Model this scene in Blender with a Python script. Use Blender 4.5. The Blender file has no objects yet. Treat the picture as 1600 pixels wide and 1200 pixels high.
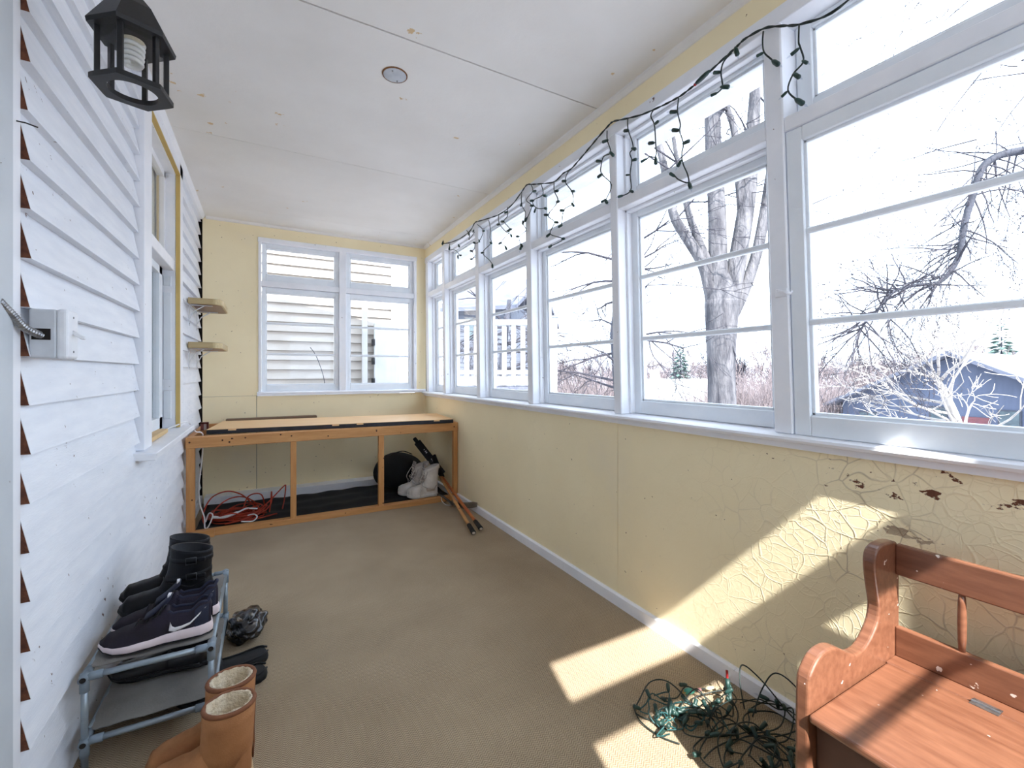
import bpy, bmesh, math, random
from mathutils import Vector, Matrix
R = math.radians
scene = bpy.context.scene
COL = scene.collection

# ------------------------------------------------------------------ camera, sky, sun, exposure
EYE = 1.112
cam_d = bpy.data.cameras.new('camera')
cam = bpy.data.objects.new('camera', cam_d)
COL.objects.link(cam)
cam_d.sensor_width = 36.0
cam_d.lens = 697.0 / 1600.0 * 36.0
cam_d.shift_y = -18.0 / 1600.0
cam_d.clip_start = 0.02
cam_d.clip_end = 500
cam.location = (0, 0, EYE)
cam.rotation_euler = (R(90), 0, -R(28.978))
scene.camera = cam

world = bpy.data.worlds.new('sky')
scene.world = world
world.use_nodes = True
bg = world.node_tree.nodes['Background']
bg.inputs[0].default_value = (0.74, 0.88, 1.08, 1)
bg.inputs[1].default_value = 1.7

sun_d = bpy.data.lights.new('sun', 'SUN')
sun_d.energy = 5.6
sun_d.angle = R(0.6)
sun_d.color = (1.0, 0.98, 0.95)
sun = bpy.data.objects.new('sun', sun_d)
COL.objects.link(sun)
sun.location = (-2, -8, 9)
sun.rotation_euler = Vector((0.25, 1.0, -1.08)).to_track_quat('-Z', 'Y').to_euler()

scene.view_settings.view_transform = 'Standard'
scene.view_settings.look = 'None'
scene.view_settings.gamma = 1.0
scene.view_settings.use_curve_mapping = False
scene.view_settings.exposure = 1.57
scene.cycles.max_bounces = 16
scene.cycles.diffuse_bounces = 12
scene.cycles.transparent_max_bounces = 32
scene.cycles.sample_clamp_indirect = 8.0

# ------------------------------------------------------------------ dimensions (metres)
XL, XR, YB, YE, ZC = -0.47, 1.4806, 4.571, -0.59, 2.4375

# ------------------------------------------------------------------ materials
def lin(c):
    return tuple((v / 12.92 if v <= .04045 else ((v + .055) / 1.055) ** 2.4) for v in [x / 255. for x in c]) + (1,)

def nodes_of(name):
    m = bpy.data.materials.new(name)
    m.use_nodes = True
    nt = m.node_tree
    return m, nt, nt.nodes, nt.links, nt.nodes['Principled BSDF']

def tc(nt, kind='Object', scale=(1, 1, 1), rot=(0, 0, 0)):
    t = nt.nodes.new('ShaderNodeTexCoord')
    mp = nt.nodes.new('ShaderNodeMapping')
    mp.inputs['Scale'].default_value = scale
    mp.inputs['Rotation'].default_value = rot
    nt.links.new(t.outputs[kind], mp.inputs[0])
    return mp.outputs[0]

def noise(nt, vec, scale, detail=4, rough=.55):
    n = nt.nodes.new('ShaderNodeTexNoise')
    n.inputs['Scale'].default_value = scale
    n.inputs['Detail'].default_value = detail
    n.inputs['Roughness'].default_value = rough
    if vec is not None:
        nt.links.new(vec, n.inputs['Vector'])
    return n.outputs['Fac']

def ramp(nt, fac, stops):
    r = nt.nodes.new('ShaderNodeValToRGB')
    e = r.color_ramp.elements
    while len(e) < len(stops):
        e.new(.5)
    for k, (p, c) in zip(e, stops):
        k.position = p
        k.color = c if len(c) == 4 else tuple(c) + (1,)
    nt.links.new(fac, r.inputs[0])
    return r.outputs[0]

def mixc(nt, fac, a, b, mode='MIX'):
    n = nt.nodes.new('ShaderNodeMix')
    n.data_type = 'RGBA'
    n.blend_type = mode
    for s, v in ((n.inputs[0], fac), (n.inputs[6], a), (n.inputs[7], b)):
        if isinstance(v, (int, float)):
            s.default_value = v
        elif isinstance(v, tuple):
            s.default_value = v
        else:
            nt.links.new(v, s)
    return n.outputs[2]

def mth(nt, op, a, b=None, c=None):
    n = nt.nodes.new('ShaderNodeMath')
    n.operation = op
    for k, v in enumerate((a, b, c)):
        if v is None:
            continue
        if isinstance(v, (int, float)):
            n.inputs[k].default_value = v
        else:
            nt.links.new(v, n.inputs[k])
    return n.outputs[0]

def bumped(nt, bsdf, h, strength=.3, dist=.01):
    b = nt.nodes.new('ShaderNodeBump')
    b.inputs['Strength'].default_value = strength
    b.inputs['Distance'].default_value = dist
    nt.links.new(h, b.inputs['Height'])
    nt.links.new(b.outputs[0], bsdf.inputs['Normal'])

def M(name, c1, c2=None, scale=8., rough=.6, bump=0., bscale=60., metal=0., spec=.5, coat=0., stretch=(1, 1, 1), dist=.004, rot=(0, 0, 0)):
    m, nt, N, L, b = nodes_of(name)
    v = tc(nt, scale=stretch, rot=rot)
    c1l = lin(c1)
    c2l = lin(c2 if c2 else tuple(max(0, x * .9) for x in c1))
    L.new(ramp(nt, noise(nt, v, scale), [(.35, c1l), (.65, c2l)]), b.inputs['Base Color'])
    b.inputs['Roughness'].default_value = rough
    b.inputs['Metallic'].default_value = metal
    b.inputs['Specular IOR Level'].default_value = spec
    b.inputs['Coat Weight'].default_value = coat
    if bump:
        bumped(nt, b, noise(nt, v, bscale, 6), bump, dist)
    return m

def paint(name, c1, c2, chip=(95, 62, 45), chip_at=.70, chip_scale=35, rough=.5, bump=.15, stretch=(1, 1, 1)):
    """old brush-painted wood with worn flecks"""
    m, nt, N, L, b = nodes_of(name)
    v = tc(nt)
    vs = tc(nt, scale=stretch)
    base = ramp(nt, noise(nt, vs, 6, 5), [(.35, lin(c1)), (.7, lin(c2))])
    big = noise(nt, v, 3, 2)
    fleck = noise(nt, v, chip_scale, 5, .6)
    s = mth(nt, 'ADD', fleck, mth(nt, 'MULTIPLY', big, .22))
    mask = ramp(nt, s, [(chip_at + .095, (0, 0, 0)), (chip_at + .11, (1, 1, 1))])
    L.new(mixc(nt, mask, base, lin(chip)), b.inputs['Base Color'])
    b.inputs['Roughness'].default_value = rough
    bumped(nt, b, mth(nt, 'SUBTRACT', noise(nt, vs, 45, 5), mask), bump, .004)
    return m

def wood(name, c1, c2, scale=5, stretch=(1, 8, 8), rough=.55, coat=0., dark=None):
    m, nt, N, L, b = nodes_of(name)
    v = tc(nt, scale=stretch)
    g = noise(nt, v, scale, 6, .6)
    col = ramp(nt, g, [(.3, lin(c1)), (.7, lin(c2))])
    if dark:
        k = noise(nt, tc(nt), 22, 2)
        col = mixc(nt, ramp(nt, k, [(.70, (0, 0, 0)), (.73, (1, 1, 1))]), col, lin(dark))
    L.new(col, b.inputs['Base Color'])
    b.inputs['Roughness'].default_value = rough
    b.inputs['Coat Weight'].default_value = coat
    b.inputs['Coat Roughness'].default_value = .2
    bumped(nt, b, g, .15, .002)
    return m

def wall_yellow(name, crack_from=None):
    """yellow distemper on panels; crazed and flaked towards the near end when asked"""
    m, nt, N, L, b = nodes_of(name)
    v = tc(nt)
    col = ramp(nt, noise(nt, v, 2.2, 4), [(.3, lin((249, 235, 197))), (.6, lin((244, 229, 190))), (.8, lin((238, 225, 194)))])
    fine = noise(nt, v, 70, 5, .6)
    h = mth(nt, 'MULTIPLY', fine, .35)
    specks = ramp(nt, noise(nt, v, 48, 2), [(.745, (0, 0, 0)), (.76, (1, 1, 1))])
    col = mixc(nt, specks, col, lin((112, 78, 55)))
    if crack_from is not None:
        sep = N.new('ShaderNodeSeparateXYZ')
        L.new(v, sep.inputs[0])
        # weight 0 far away -> 1 near this end of the wall
        w = mth(nt, 'MINIMUM', mth(nt, 'MAXIMUM', mth(nt, 'MULTIPLY', mth(nt, 'SUBTRACT', crack_from, sep.outputs[1]), 1.3), .06), 1.)
        warp = N.new('ShaderNodeTexNoise')
        warp.inputs['Scale'].default_value = 5
        L.new(v, warp.inputs['Vector'])
        wv = mixc(nt, .12, v, warp.outputs['Color'])
        vo = N.new('ShaderNodeTexVoronoi')
        vo.feature = 'DISTANCE_TO_EDGE'
        vo.inputs['Scale'].default_value = 15
        L.new(wv, vo.inputs['Vector'])
        line = ramp(nt, vo.outputs['Distance'], [(0.0, (1, 1, 1)), (.035, (0, 0, 0))])
        vo2 = N.new('ShaderNodeTexVoronoi')
        vo2.feature = 'DISTANCE_TO_EDGE'
        vo2.inputs['Scale'].default_value = 42
        L.new(wv, vo2.inputs['Vector'])
        line2 = ramp(nt, vo2.outputs['Distance'], [(0.0, (1, 1, 1)), (.06, (0, 0, 0))])
        thin = mth(nt, 'MULTIPLY', line, w)
        # hairline dark cracks only where the crazing is strongest
        dk = mth(nt, 'MULTIPLY', thin, ramp(nt, noise(nt, v, 4, 2), [(.45, (0, 0, 0)), (.62, (.55, .55, .55))]))
        col = mixc(nt, dk, col, lin((120, 96, 66)))
        # flaked patches showing brown board
        fl = mth(nt, 'ADD', noise(nt, tc(nt, scale=(1, 1, 2.2)), 13, 5, .6), mth(nt, 'MULTIPLY', w, .16))
        fl2 = ramp(nt, fl, [(.765, (0, 0, 0)), (.78, (1, 1, 1))])
        zi = ramp(nt, sep.outputs[2], [(.60, (0, 0, 0)), (.74, (1, 1, 1))])
        flm = mth(nt, 'MULTIPLY', fl2, zi)
        col = mixc(nt, flm, col, lin((104, 62, 42)))
        ridge = mth(nt, 'MULTIPLY', mth(nt, 'ADD', line, mth(nt, 'MULTIPLY', line2, .5)), w)
        h = mth(nt, 'SUBTRACT', mth(nt, 'ADD', h, mth(nt, 'MULTIPLY', ridge, 1.0)), mth(nt, 'MULTIPLY', flm, .8))
        h = mth(nt, 'ADD', h, mth(nt, 'MULTIPLY', noise(nt, v, 24, 4), .5))
    L.new(col, b.inputs['Base Color'])
    b.inputs['Roughness'].default_value = .62
    b.inputs['Specular IOR Level'].default_value = .35
    bumped(nt, b, h, .34 if crack_from is not None else .2, .005)
    return m

def carpet():
    m, nt, N, L, b = nodes_of('carpet_herringbone')
    v = tc(nt)
    sep = N.new('ShaderNodeSeparateXYZ')
    L.new(v, sep.inputs[0])
    # zig-zag rows: stripes in x whose phase follows a triangle wave in y
    tri = mth(nt, 'PINGPONG', sep.outputs[0], .011)
    ph = mth(nt, 'ADD', sep.outputs[1], tri)
    st = mth(nt, 'SINE', mth(nt, 'MULTIPLY', ph, 2 * math.pi / .0085))
    f = mth(nt, 'ADD', mth(nt, 'MULTIPLY', st, .22), mth(nt, 'MULTIPLY', noise(nt, v, 420, 2), .9))
    f = mth(nt, 'ADD', f, mth(nt, 'MULTIPLY', noise(nt, v, 2.5, 3), .35))
    col = ramp(nt, f, [(.25, lin((112, 95, 74))), (.75, lin((170, 150, 121))), (1.0, lin((196, 178, 150)))])
    L.new(col, b.inputs['Base Color'])
    b.inputs['Roughness'].default_value = .95
    b.inputs['Specular IOR Level'].default_value = .1
    b.inputs['Sheen Weight'].default_value = .15
    bumped(nt, b, f, .6, .004)
    return m

def ceiling_mat():
    m, nt, N, L, b = nodes_of('ceiling_paint')
    v = tc(nt)
    col = ramp(nt, noise(nt, v, 1.6, 4), [(.35, lin((238, 236, 232))), (.7, lin((228, 225, 220)))])
    peel = ramp(nt, mth(nt, 'ADD', noise(nt, v, 9, 5, .6), mth(nt, 'MULTIPLY', noise(nt, v, 1.7, 1), .35)), [(.90, (0, 0, 0)), (.91, (1, 1, 1))])
    col = mixc(nt, peel, col, lin((214, 187, 146)))
    L.new(col, b.inputs['Base Color'])
    b.inputs['Roughness'].default_value = .75
    bumped(nt, b, mth(nt, 'SUBTRACT', noise(nt, v, 26, 6, .62), peel), .22, .006)
    return m

def glass_mat(name='window_glass', tint=(1, 1, 1)):
    m = bpy.data.materials.new(name)
    m.use_nodes = True
    nt = m.node_tree
    nt.nodes.clear()
    out = nt.nodes.new('ShaderNodeOutputMaterial')
    tr = nt.nodes.new('ShaderNodeBsdfTransparent')
    tr.inputs[0].default_value = tint + (1,)
    gl = nt.nodes.new('ShaderNodeBsdfGlossy')
    gl.inputs['Roughness'].default_value = .02
    lw = nt.nodes.new('ShaderNodeLayerWeight')
    pw = nt.nodes.new('ShaderNodeMath')
    pw.operation = 'POWER'
    pw.inputs[1].default_value = 5.0
    nt.links.new(lw.outputs['Facing'], pw.inputs[0])
    sc_ = nt.nodes.new('ShaderNodeMath')
    sc_.operation = 'MULTIPLY_ADD'
    sc_.inputs[1].default_value = .45
    sc_.inputs[2].default_value = .02
    nt.links.new(pw.outputs[0], sc_.inputs[0])
    mx = nt.nodes.new('ShaderNodeMixShader')
    nt.links.new(sc_.outputs[0], mx.inputs[0])
    nt.links.new(tr.outputs[0], mx.inputs[1])
    nt.links.new(gl.outputs[0], mx.inputs[2])
    nt.links.new(mx.outputs[0], out.inputs[0])
    return m

white = paint('white_trim_paint', (242, 243, 247), (232, 235, 241), chip_at=.74)
white_sash = paint('white_sash_paint', (236, 240, 244), (226, 232, 238), chip_at=.78)
siding_paint = paint('white_siding_paint', (236, 239, 245), (226, 230, 238), chip_at=.715, chip_scale=42, stretch=(6, 1, 6))
endgrain = M('bare_end_grain', (112, 66, 44), (78, 44, 30), 60, .9, .4, 200)
greytrim = paint('grey_white_board_paint', (202, 208, 213), (192, 198, 204), chip_at=.73)
yellow = wall_yellow('yellow_wall_paint')
yellow_cracked = wall_yellow('yellow_wall_paint_crazed', 1.25)
yellow_trim = paint('ochre_trim_paint', (214, 184, 112), (200, 170, 100), chip_at=.8)
ceil_m = ceiling_mat()
dark_gap = M('dark_gap', (38, 32, 28), (24, 20, 18), 10, .95)
carpet_m = carpet()
glass = glass_mat()
black_metal = M('black_metal', (16, 16, 18), (10, 10, 12), 20, .45, .05, 90)
steel = M('galvanised_steel', (168, 170, 172), (140, 142, 146), 40, .35, metal=.9)

# ------------------------------------------------------------------ mesh builder
OFF = {}
class MB:
    def __init__(self):
        self.v, self.f = [], []
    def add(self, vs, fs):
        n = len(self.v)
        self.v += [tuple(p) for p in vs]
        self.f += [tuple(i + n for i in q) for q in fs]
        return self
    def box(self, x0, x1, y0, y1, z0, z1, mp=None):
        vs = [(x, y, z) for x in (x0, x1) for y in (y0, y1) for z in (z0, z1)]
        if mp:
            vs = [mp(*p) for p in vs]
        return self.add(vs, [(0, 1, 3, 2), (4, 6, 7, 5), (0, 4, 5, 1), (2, 3, 7, 6), (0, 2, 6, 4), (1, 5, 7, 3)])
    def prism(self, poly, axis, a, b):
        def mk(p, t):
            return {'x': (t, p[0], p[1]), 'y': (p[0], t, p[1]), 'z': (p[0], p[1], t)}[axis]
        n = len(poly)
        vs = [mk(p, a) for p in poly] + [mk(p, b) for p in poly]
        fs = [tuple(range(n)), tuple(range(2 * n - 1, n - 1, -1))]
        fs += [(i, i + n, (i + 1) % n + n, (i + 1) % n) for i in range(n)]
        return self.add(vs, fs)
    def loft(self, rings, closed=True, cap0=True, cap1=True):
        n = len(rings[0])
        vs = [p for r in rings for p in r]
        fs = []
        for k in range(len(rings) - 1):
            for i in range(n if closed else n - 1):
                j = (i + 1) % n
                fs.append((k * n + i, k * n + j, (k + 1) * n + j, (k + 1) * n + i))
        if cap0:
            fs.append(tuple(range(n - 1, -1, -1)))
        if cap1:
            fs.append(tuple(range((len(rings) - 1) * n, len(rings) * n)))
        return self.add(vs, fs)
    def tube(self, pts, r, n=6, cap=True, flat=None):
        pts = [Vector(p) for p in pts]
        rr = r if isinstance(r, (list, tuple)) else [r] * len(pts)
        rings = []
        up = None
        for i, p in enumerate(pts):
            d = (pts[min(i + 1, len(pts) - 1)] - pts[max(i - 1, 0)])
            if d.length < 1e-9:
                d = Vector((0, 0, 1))
            d.normalize()
            if up is None:
                up = Vector((0, 0, 1)) if abs(d.z) < .9 else Vector((1, 0, 0))
            a = d.cross(up)
            if a.length < 1e-6:
                a = d.orthogonal()
            a.normalize()
            b = a.cross(d).normalized()
            up = b
            k = flat if flat else 1.
            rings.append([p + (a * math.cos(t) + b * math.sin(t) * k) * rr[i] for t in [2 * math.pi * q / n for q in range(n)]])
        return self.loft(rings, True, cap, cap)
    def lathe(self, prof, c=(0, 0, 0), n=20, axis='z', cap=True):
        rings = []
        for r, h in prof:
            ring = []
            for q in range(n):
                t = 2 * math.pi * q / n
                a, b2 = r * math.cos(t), r * math.sin(t)
                p = {'z': (a, b2, h), 'x': (h, a, b2), 'y': (a, h, b2)}[axis]
                ring.append((p[0] + c[0], p[1] + c[1], p[2] + c[2]))
            rings.append(ring)
        return self.loft(rings, True, cap, cap)
    def xf(self, m):
        self.v = [tuple(m @ Vector(p)) for p in self.v]
        return self
    def build(self, name, mat, parent=None, smooth=False, bevel=0, sub=0, segs=1):
        off = OFF.get(parent.name, Vector()) if parent else Vector()
        me = bpy.data.meshes.new(name)
        me.from_pydata([tuple(Vector(p) - off) for p in self.v], [], self.f)
        bm = bmesh.new()
        bm.from_mesh(me)
        bmesh.ops.recalc_face_normals(bm, faces=bm.faces)
        bm.to_mesh(me)
        bm.free()
        if smooth:
            me.polygons.foreach_set('use_smooth', [True] * len(me.polygons))
        me.materials.append(mat)
        o = bpy.data.objects.new(name, me)
        COL.objects.link(o)
        o.parent = parent
        OFF[o.name] = off
        if bevel:
            md = o.modifiers.new('edge', 'BEVEL')
            md.width = bevel
            md.segments = segs
            md.limit_method = 'ANGLE'
            md.angle_limit = R(40)
        if sub:
            md = o.modifiers.new('smooth', 'SUBSURF')
            md.levels = md.render_levels = sub
        return o

def tag(o, label, cat=None, group=None, kind=None):
    o['label'] = label
    if cat:
        o['category'] = cat
    if group:
        o['group'] = group
    if kind:
        o['kind'] = kind
    return o

def thing(name, label, cat, loc=(0, 0, 0), rz=0., group=None, kind=None, local=False):
    o = bpy.data.objects.new(name, None)
    o.empty_display_size = .05
    COL.objects.link(o)
    o.location = loc
    o.rotation_euler = (0, 0, rz)
    OFF[o.name] = Vector() if local else Vector(loc)
    tag(o, label, cat, group, kind)
    return o

def dup(o, parent=None):
    c = o.copy()
    COL.objects.link(c)
    c.parent = parent
    OFF[c.name] = OFF.get(o.name, Vector())
    for ch in list(o.children):
        dup(ch, c)
    return c

def struct(o, label, cat):
    return tag(o, label, cat, kind='structure')

def spline(pts, k=6, closed=False):
    """Catmull-Rom through points"""
    P = [Vector(p) for p in pts]
    n = len(P)
    out = []
    for i in range(n if closed else n - 1):
        if closed:
            a, b, c, d = P[(i - 1) % n], P[i], P[(i + 1) % n], P[(i + 2) % n]
        else:
            a, b, c, d = P[max(i - 1, 0)], P[i], P[i + 1], P[min(i + 2, n - 1)]
        for j in range(k):
            t = j / k
            out.append(.5 * ((2 * b) + (c - a) * t + (2 * a - 5 * b + 4 * c - d) * t * t + (3 * b - a - 3 * c + d) * t ** 3))
    if not closed:
        out.append(P[-1])
    return out

# ================================================================== THE ROOM
# ------------------------------------------------------------------ floor
o = MB().box(-.62, XR + .06, YE - .05, YB + .06, -.12, 0).build('floor', carpet_m)
struct(o, 'brown herringbone carpet covering the porch floor', 'carpet')

# ------------------------------------------------------------------ ceiling: 1.22 m wide sheets
o = MB().box(-.62, XR + .1, YE - .02, YB + .06, ZC + .012, ZC + .03).build('ceiling', dark_gap)
struct(o, 'off-white painted ceiling of wide sheets with open seams', 'ceiling')
ceiling = o
ys = [YE - .02, .535, 1.755, 2.985, 4.205, YB + .05]
gaps = [0, .002, .008, .004, .002, 0]
for i in range(5):
    MB().box(-.62, XR + .1, ys[i] + gaps[i] / 2, ys[i + 1] - gaps[i + 1] / 2, ZC, ZC + .012).build('ceiling_panel', ceil_m, ceiling)
o = MB().lathe([(.002, ZC - .006), (.044, ZC - .006), (.05, ZC - .003), (.052, ZC)], (.506, 1.99, 0), 36)
cp = thing('ceiling_cover_plate', 'round blank metal cover plate with rusty rim on the ceiling', 'cover plate', (.506, 1.99, ZC - .006))
o.build('plate', M('cover_plate_paint', (200, 205, 212), (186, 192, 200), 30, .45), cp, True)
MB().lathe([(.050, ZC - .004), (.0545, ZC - .003), (.055, ZC)], (.506, 1.99, 0), 36, cap=False).build('rim', M('rusty_rim', (140, 96, 58), (110, 70, 42), 60, .8), cp, True)
for s in (-1, 1):
    MB().lathe([(.0, ZC - .009), (.003, ZC - .009), (.004, ZC - .006)], (.506 + s * .018, 1.99 + s * .03, 0), 10).build('screw', steel, cp)

# ------------------------------------------------------------------ wall_left: lap siding
LAP = .1122
o = MB()
o.box(-.62, -.505, YE - .05, 2.45, 0, ZC + .02)
o.box(-.62, -.505, 3.47, YB + .06, 0, ZC + .02)
o.box(-.62, -.505, 2.45, 3.47, 0, .735)
o.box(-.62, -.505, 2.45, 3.47, 2.40, ZC + .02)
wl = struct(o.build('wall_left', endgrain), 'white painted clapboard wall on the house side of the porch', 'wall')
random.seed(3)
SX = -.497
def board(y0, y1, z0, droop=0.):
    z1 = min(z0 + LAP + .012, ZC - .002)
    j = random.uniform(-.0025, .0025)
    zz0 = max(z0, .004)
    pr = [(SX - .004, zz0), (XL + j, zz0), (XL + j - .001, zz0 + .004), (SX + .003, z1), (SX - .004, z1)]
    b = MB().prism(pr, 'y', y0, y1).build('siding_board', siding_paint, wl)
    # bare cut end facing the entrance
    if y0 < 1.6:
        MB().prism([(SX - .003, zz0 + .001), (XL + j - .0005, zz0 + .001), (XL + j - .0015, zz0 + .004), (SX + .0025, z1 - .004), (SX - .003, z1 - .004)], 'y', y0 - .0015, y0).build('board_end', endgrain, b)
k = -10
while True:
    z0 = 1.036 + LAP * k
    k += 1
    if z0 + LAP < .02:
        continue
    if z0 > ZC - .01:
        break
    ya = 1.424 + random.uniform(0, .006)
    ye = 4.556 + random.uniform(-.006, .008)
    if z0 + LAP < .76:
        board(ya, ye, z0)
    elif z0 + LAP < ZC + .15 and z0 < .745 < z0 + LAP:
        board(ya, 2.455, z0); board(3.505, ye, z0)
    else:
        board(ya, 2.452 - random.uniform(0, .006), z0)
        board(3.505, ye, z0)
# casing board and stop beside the entrance (recessed flush behind the clapboard butts)
o = MB().box(-.53, -.484, 1.382, 1.424, 0, ZC).build('trim_1', white, bevel=.002)
struct(o, 'narrow white strip where the clapboards end beside the entrance', 'trim')
o = MB().box(-.53, -.481, 1.18, 1.381, 0, ZC).build('trim_2', greytrim, bevel=.002)
struct(o, 'wide grey-white casing board beside the entrance', 'trim')
nl = MB().tube([(-.486, 1.403, 1.672), (-.470, 1.404, 1.672), (-.452, 1.412, 1.670)], .0016, 6)
tag(nl.build('bent_nail', black_metal), 'dark nail driven into the white strip by the clapboards', 'nail')
# entrance door further along the house wall
d1 = thing('door_1', 'white panelled entrance door in the house wall', 'door', (-.5, .7, 0), kind='structure')
MB().box(-.525, -.487, .28, 1.17, .01, 2.05).build('door_slab', white_sash, d1, bevel=.003)
for za, zb in ((.2, .85), (1.05, 1.9)):
    for ya, yb2 in ((.38, .69), (.77, 1.07)):
        MB().box(-.488, -.482, ya, yb2, za, zb).build('door_panel', white_sash, d1, bevel=.003)
MB().lathe([(.008, -.487), (.008, -.45), (.026, -.44), (.028, -.425), (.0, -.415)], (0, .34, 1.0), 16, 'x').build('door_knob', steel, d1, True)
struct(MB().box(-.53, -.48, .18, .28, 0, ZC).build('trim_3', greytrim, bevel=.002), 'grey-white casing board on the far side of the entrance door', 'trim')
struct(MB().box(-.53, -.48, .28, 1.18, 2.06, ZC).build('trim_4', greytrim, bevel=.002), 'grey-white head board over the entrance door', 'trim')
struct(MB().box(XL - .03, XL - .004 + .012, 3.69, YB - .005, 0, .075).build('baseboard_left', white, bevel=.003), 'short white baseboard under the clapboards beside the workbench', 'baseboard')
struct(MB().prism([(XL - .02, ZC), (XL + .028, ZC), (XL + .024, ZC - .012), (XL + .008, ZC - .03), (XL - .02, ZC - .034)], 'y', 1.43, YB - .004).build('trim_5', white), 'white moulding along the top of the clapboard wall', 'trim')

# house window in the clapboard wall: transom over a deep-set sash
w1 = thing('window_1', 'tall house window with transom and ochre edge set in the clapboards', 'window', (-.5, 3.0, .76), kind='structure')
cs = MB()
cs.box(-.53, -.455, 2.455, 2.60, .775, 2.405)
cs.build('casing', white, w1, bevel=.002)
MB().box(-.505, -.458, 3.405, 3.505, .775, 2.405).build('casing', white, w1, bevel=.002)
MB().box(-.505, -.458, 2.46, 3.505, 2.335, 2.405).build('head_casing', white, w1, bevel=.002)
MB().box(-.479, -.4575, 3.397, 3.406, .775, 2.335).build('casing_edge', yellow_trim, w1)
MB().box(-.479, -.4575, 2.60, 3.406, 2.328, 2.3355).build('casing_edge', yellow_trim, w1)
fr_ = MB()
fr_.box(-.60, -.48, 3.40, 3.47, .775, 2.40)
fr_.box(-.60, -.50, 2.56, 2.62, .775, 2.40)
fr_.box(-.60, -.48, 2.56, 3.45, 2.325, 2.40)
fr_.build('jamb_frame', white, w1, bevel=.002)
# panelled jamb lining
for za, zb in ((.83, 1.00), (1.07, 1.60), (1.64, 1.70)):
    MB().box(-.540, -.502, 3.394, 3.401, za, zb).build('jamb_panel', white_sash, w1, bevel=.002)
MB().box(-.60, -.487, 2.60, 3.40, 1.735, 1.80).build('transom_bar', white, w1, bevel=.003)
ts = MB()
ts.box(-.565, -.53, 2.62, 3.40, 2.29, 2.33)
ts.box(-.565, -.53, 2.62, 3.40, 1.80, 1.825)
ts.box(-.565, -.53, 3.365, 3.40, 1.80, 2.33)
ts.box(-.565, -.53, 2.62, 2.66, 1.80, 2.33)
tso = ts.build('transom_sash', white, w1, bevel=.002)
MB().box(-.552, -.549, 2.655, 3.37, 1.82, 2.295).build('pane', glass, tso)
MB().box(-.566, -.556, 3.355, 3.367, 1.825, 2.29).build('reflection_strip', yellow_trim, tso)  # ochre strip behind the pane paints the yellow reflection in the glass
ls = MB()
ls.box(-.565, -.535, 2.62, 2.66, .78, 1.735)
ls.box(-.565, -.535, 3.255, 3.335, .78, 1.735)
ls.box(-.565, -.535, 2.62, 3.335, .78, .85)
ls.box(-.565, -.535, 2.62, 3.335, 1.69, 1.735)
lso = ls.build('lower_sash', white_sash, w1, bevel=.002)
MB().box(-.552, -.549, 2.655, 3.26, .845, 1.695).build('pane', glass, lso)
blind = M('window_blind', (214, 212, 192), (202, 202, 184), 14, .8)  # pale tone standing in for reflections in the transom glass
MB().box(-.585, -.578, 2.62, 3.40, 1.80, 2.33).build('blind', blind, w1)  # sheet added behind the pane so the glass looks pale
MB().box(-.605, -.585, 2.60, 3.40, .78, 1.74).build('sash_backing', M('sash_reflection_tone', (176, 186, 192), (162, 172, 180), 9, .6), w1)  # added backing; its bluish colour stands in for the lower pane's reflection
si = MB().prism([(-.60, .742), (-.408, .735), (-.405, .768), (-.60, .778)], 'y', 2.405, 3.585)
si.build('window_sill', white, w1, bevel=.003)
tag(MB().box(-.52, -.475, 2.62, 3.12, .776, .798).xf(Matrix.Translation((0, 0, 0))).build('wood_block', wood('pine_offcut', (222, 190, 140), (204, 168, 116), 6, (8, 1, 8)), bevel=.001), 'raw pine stick lying on the house window sill', 'wood')

# ------------------------------------------------------------------ wall_back
o = MB().box(-.62, XR + .12, YB + .012, YB + .10, 0, .88)
o.box(-.62, -.06, YB + .012, YB + .10, .88, ZC + .02)
o.box(1.40, XR + .12, YB + .012, YB + .10, .88, ZC + .02)
o.box(-.06, 1.40, YB + .012, YB + .10, 2.325, ZC + .02)
wb = struct(o.build('wall_back', dark_gap), 'yellow painted end wall behind the workbench', 'wall')
def wp(x0, x1, z0, z1):
    MB().box(x0, x1, YB, YB + .012, z0, z1).build('wall_panel', yellow, wb)
wp(-.463, -.0665, 0, .9035)  # stops short of the corner; dark backing colour stands for the gap's shadow
wp(-.463, -.052, .9055, ZC)
wp(-.063, XR + .01, 0, .90)
wp(-.052, 1.385, 2.316, ZC)
wp(1.385, XR + .01, .90, ZC)
struct(MB().box(XL + .03, XR, 4.435, YB, 0, .078).build('baseboard_back', white, bevel=.003), 'pale baseboard ledge along the yellow end wall under the workbench', 'baseboard')
struct(MB().prism([(YB, ZC), (YB - .018, ZC), (YB - .014, ZC - .018), (YB, ZC - .022)], 'x', XL + .03, XR).build('trim_6', ceil_m), 'thin moulding between end wall and ceiling', 'trim')

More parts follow.
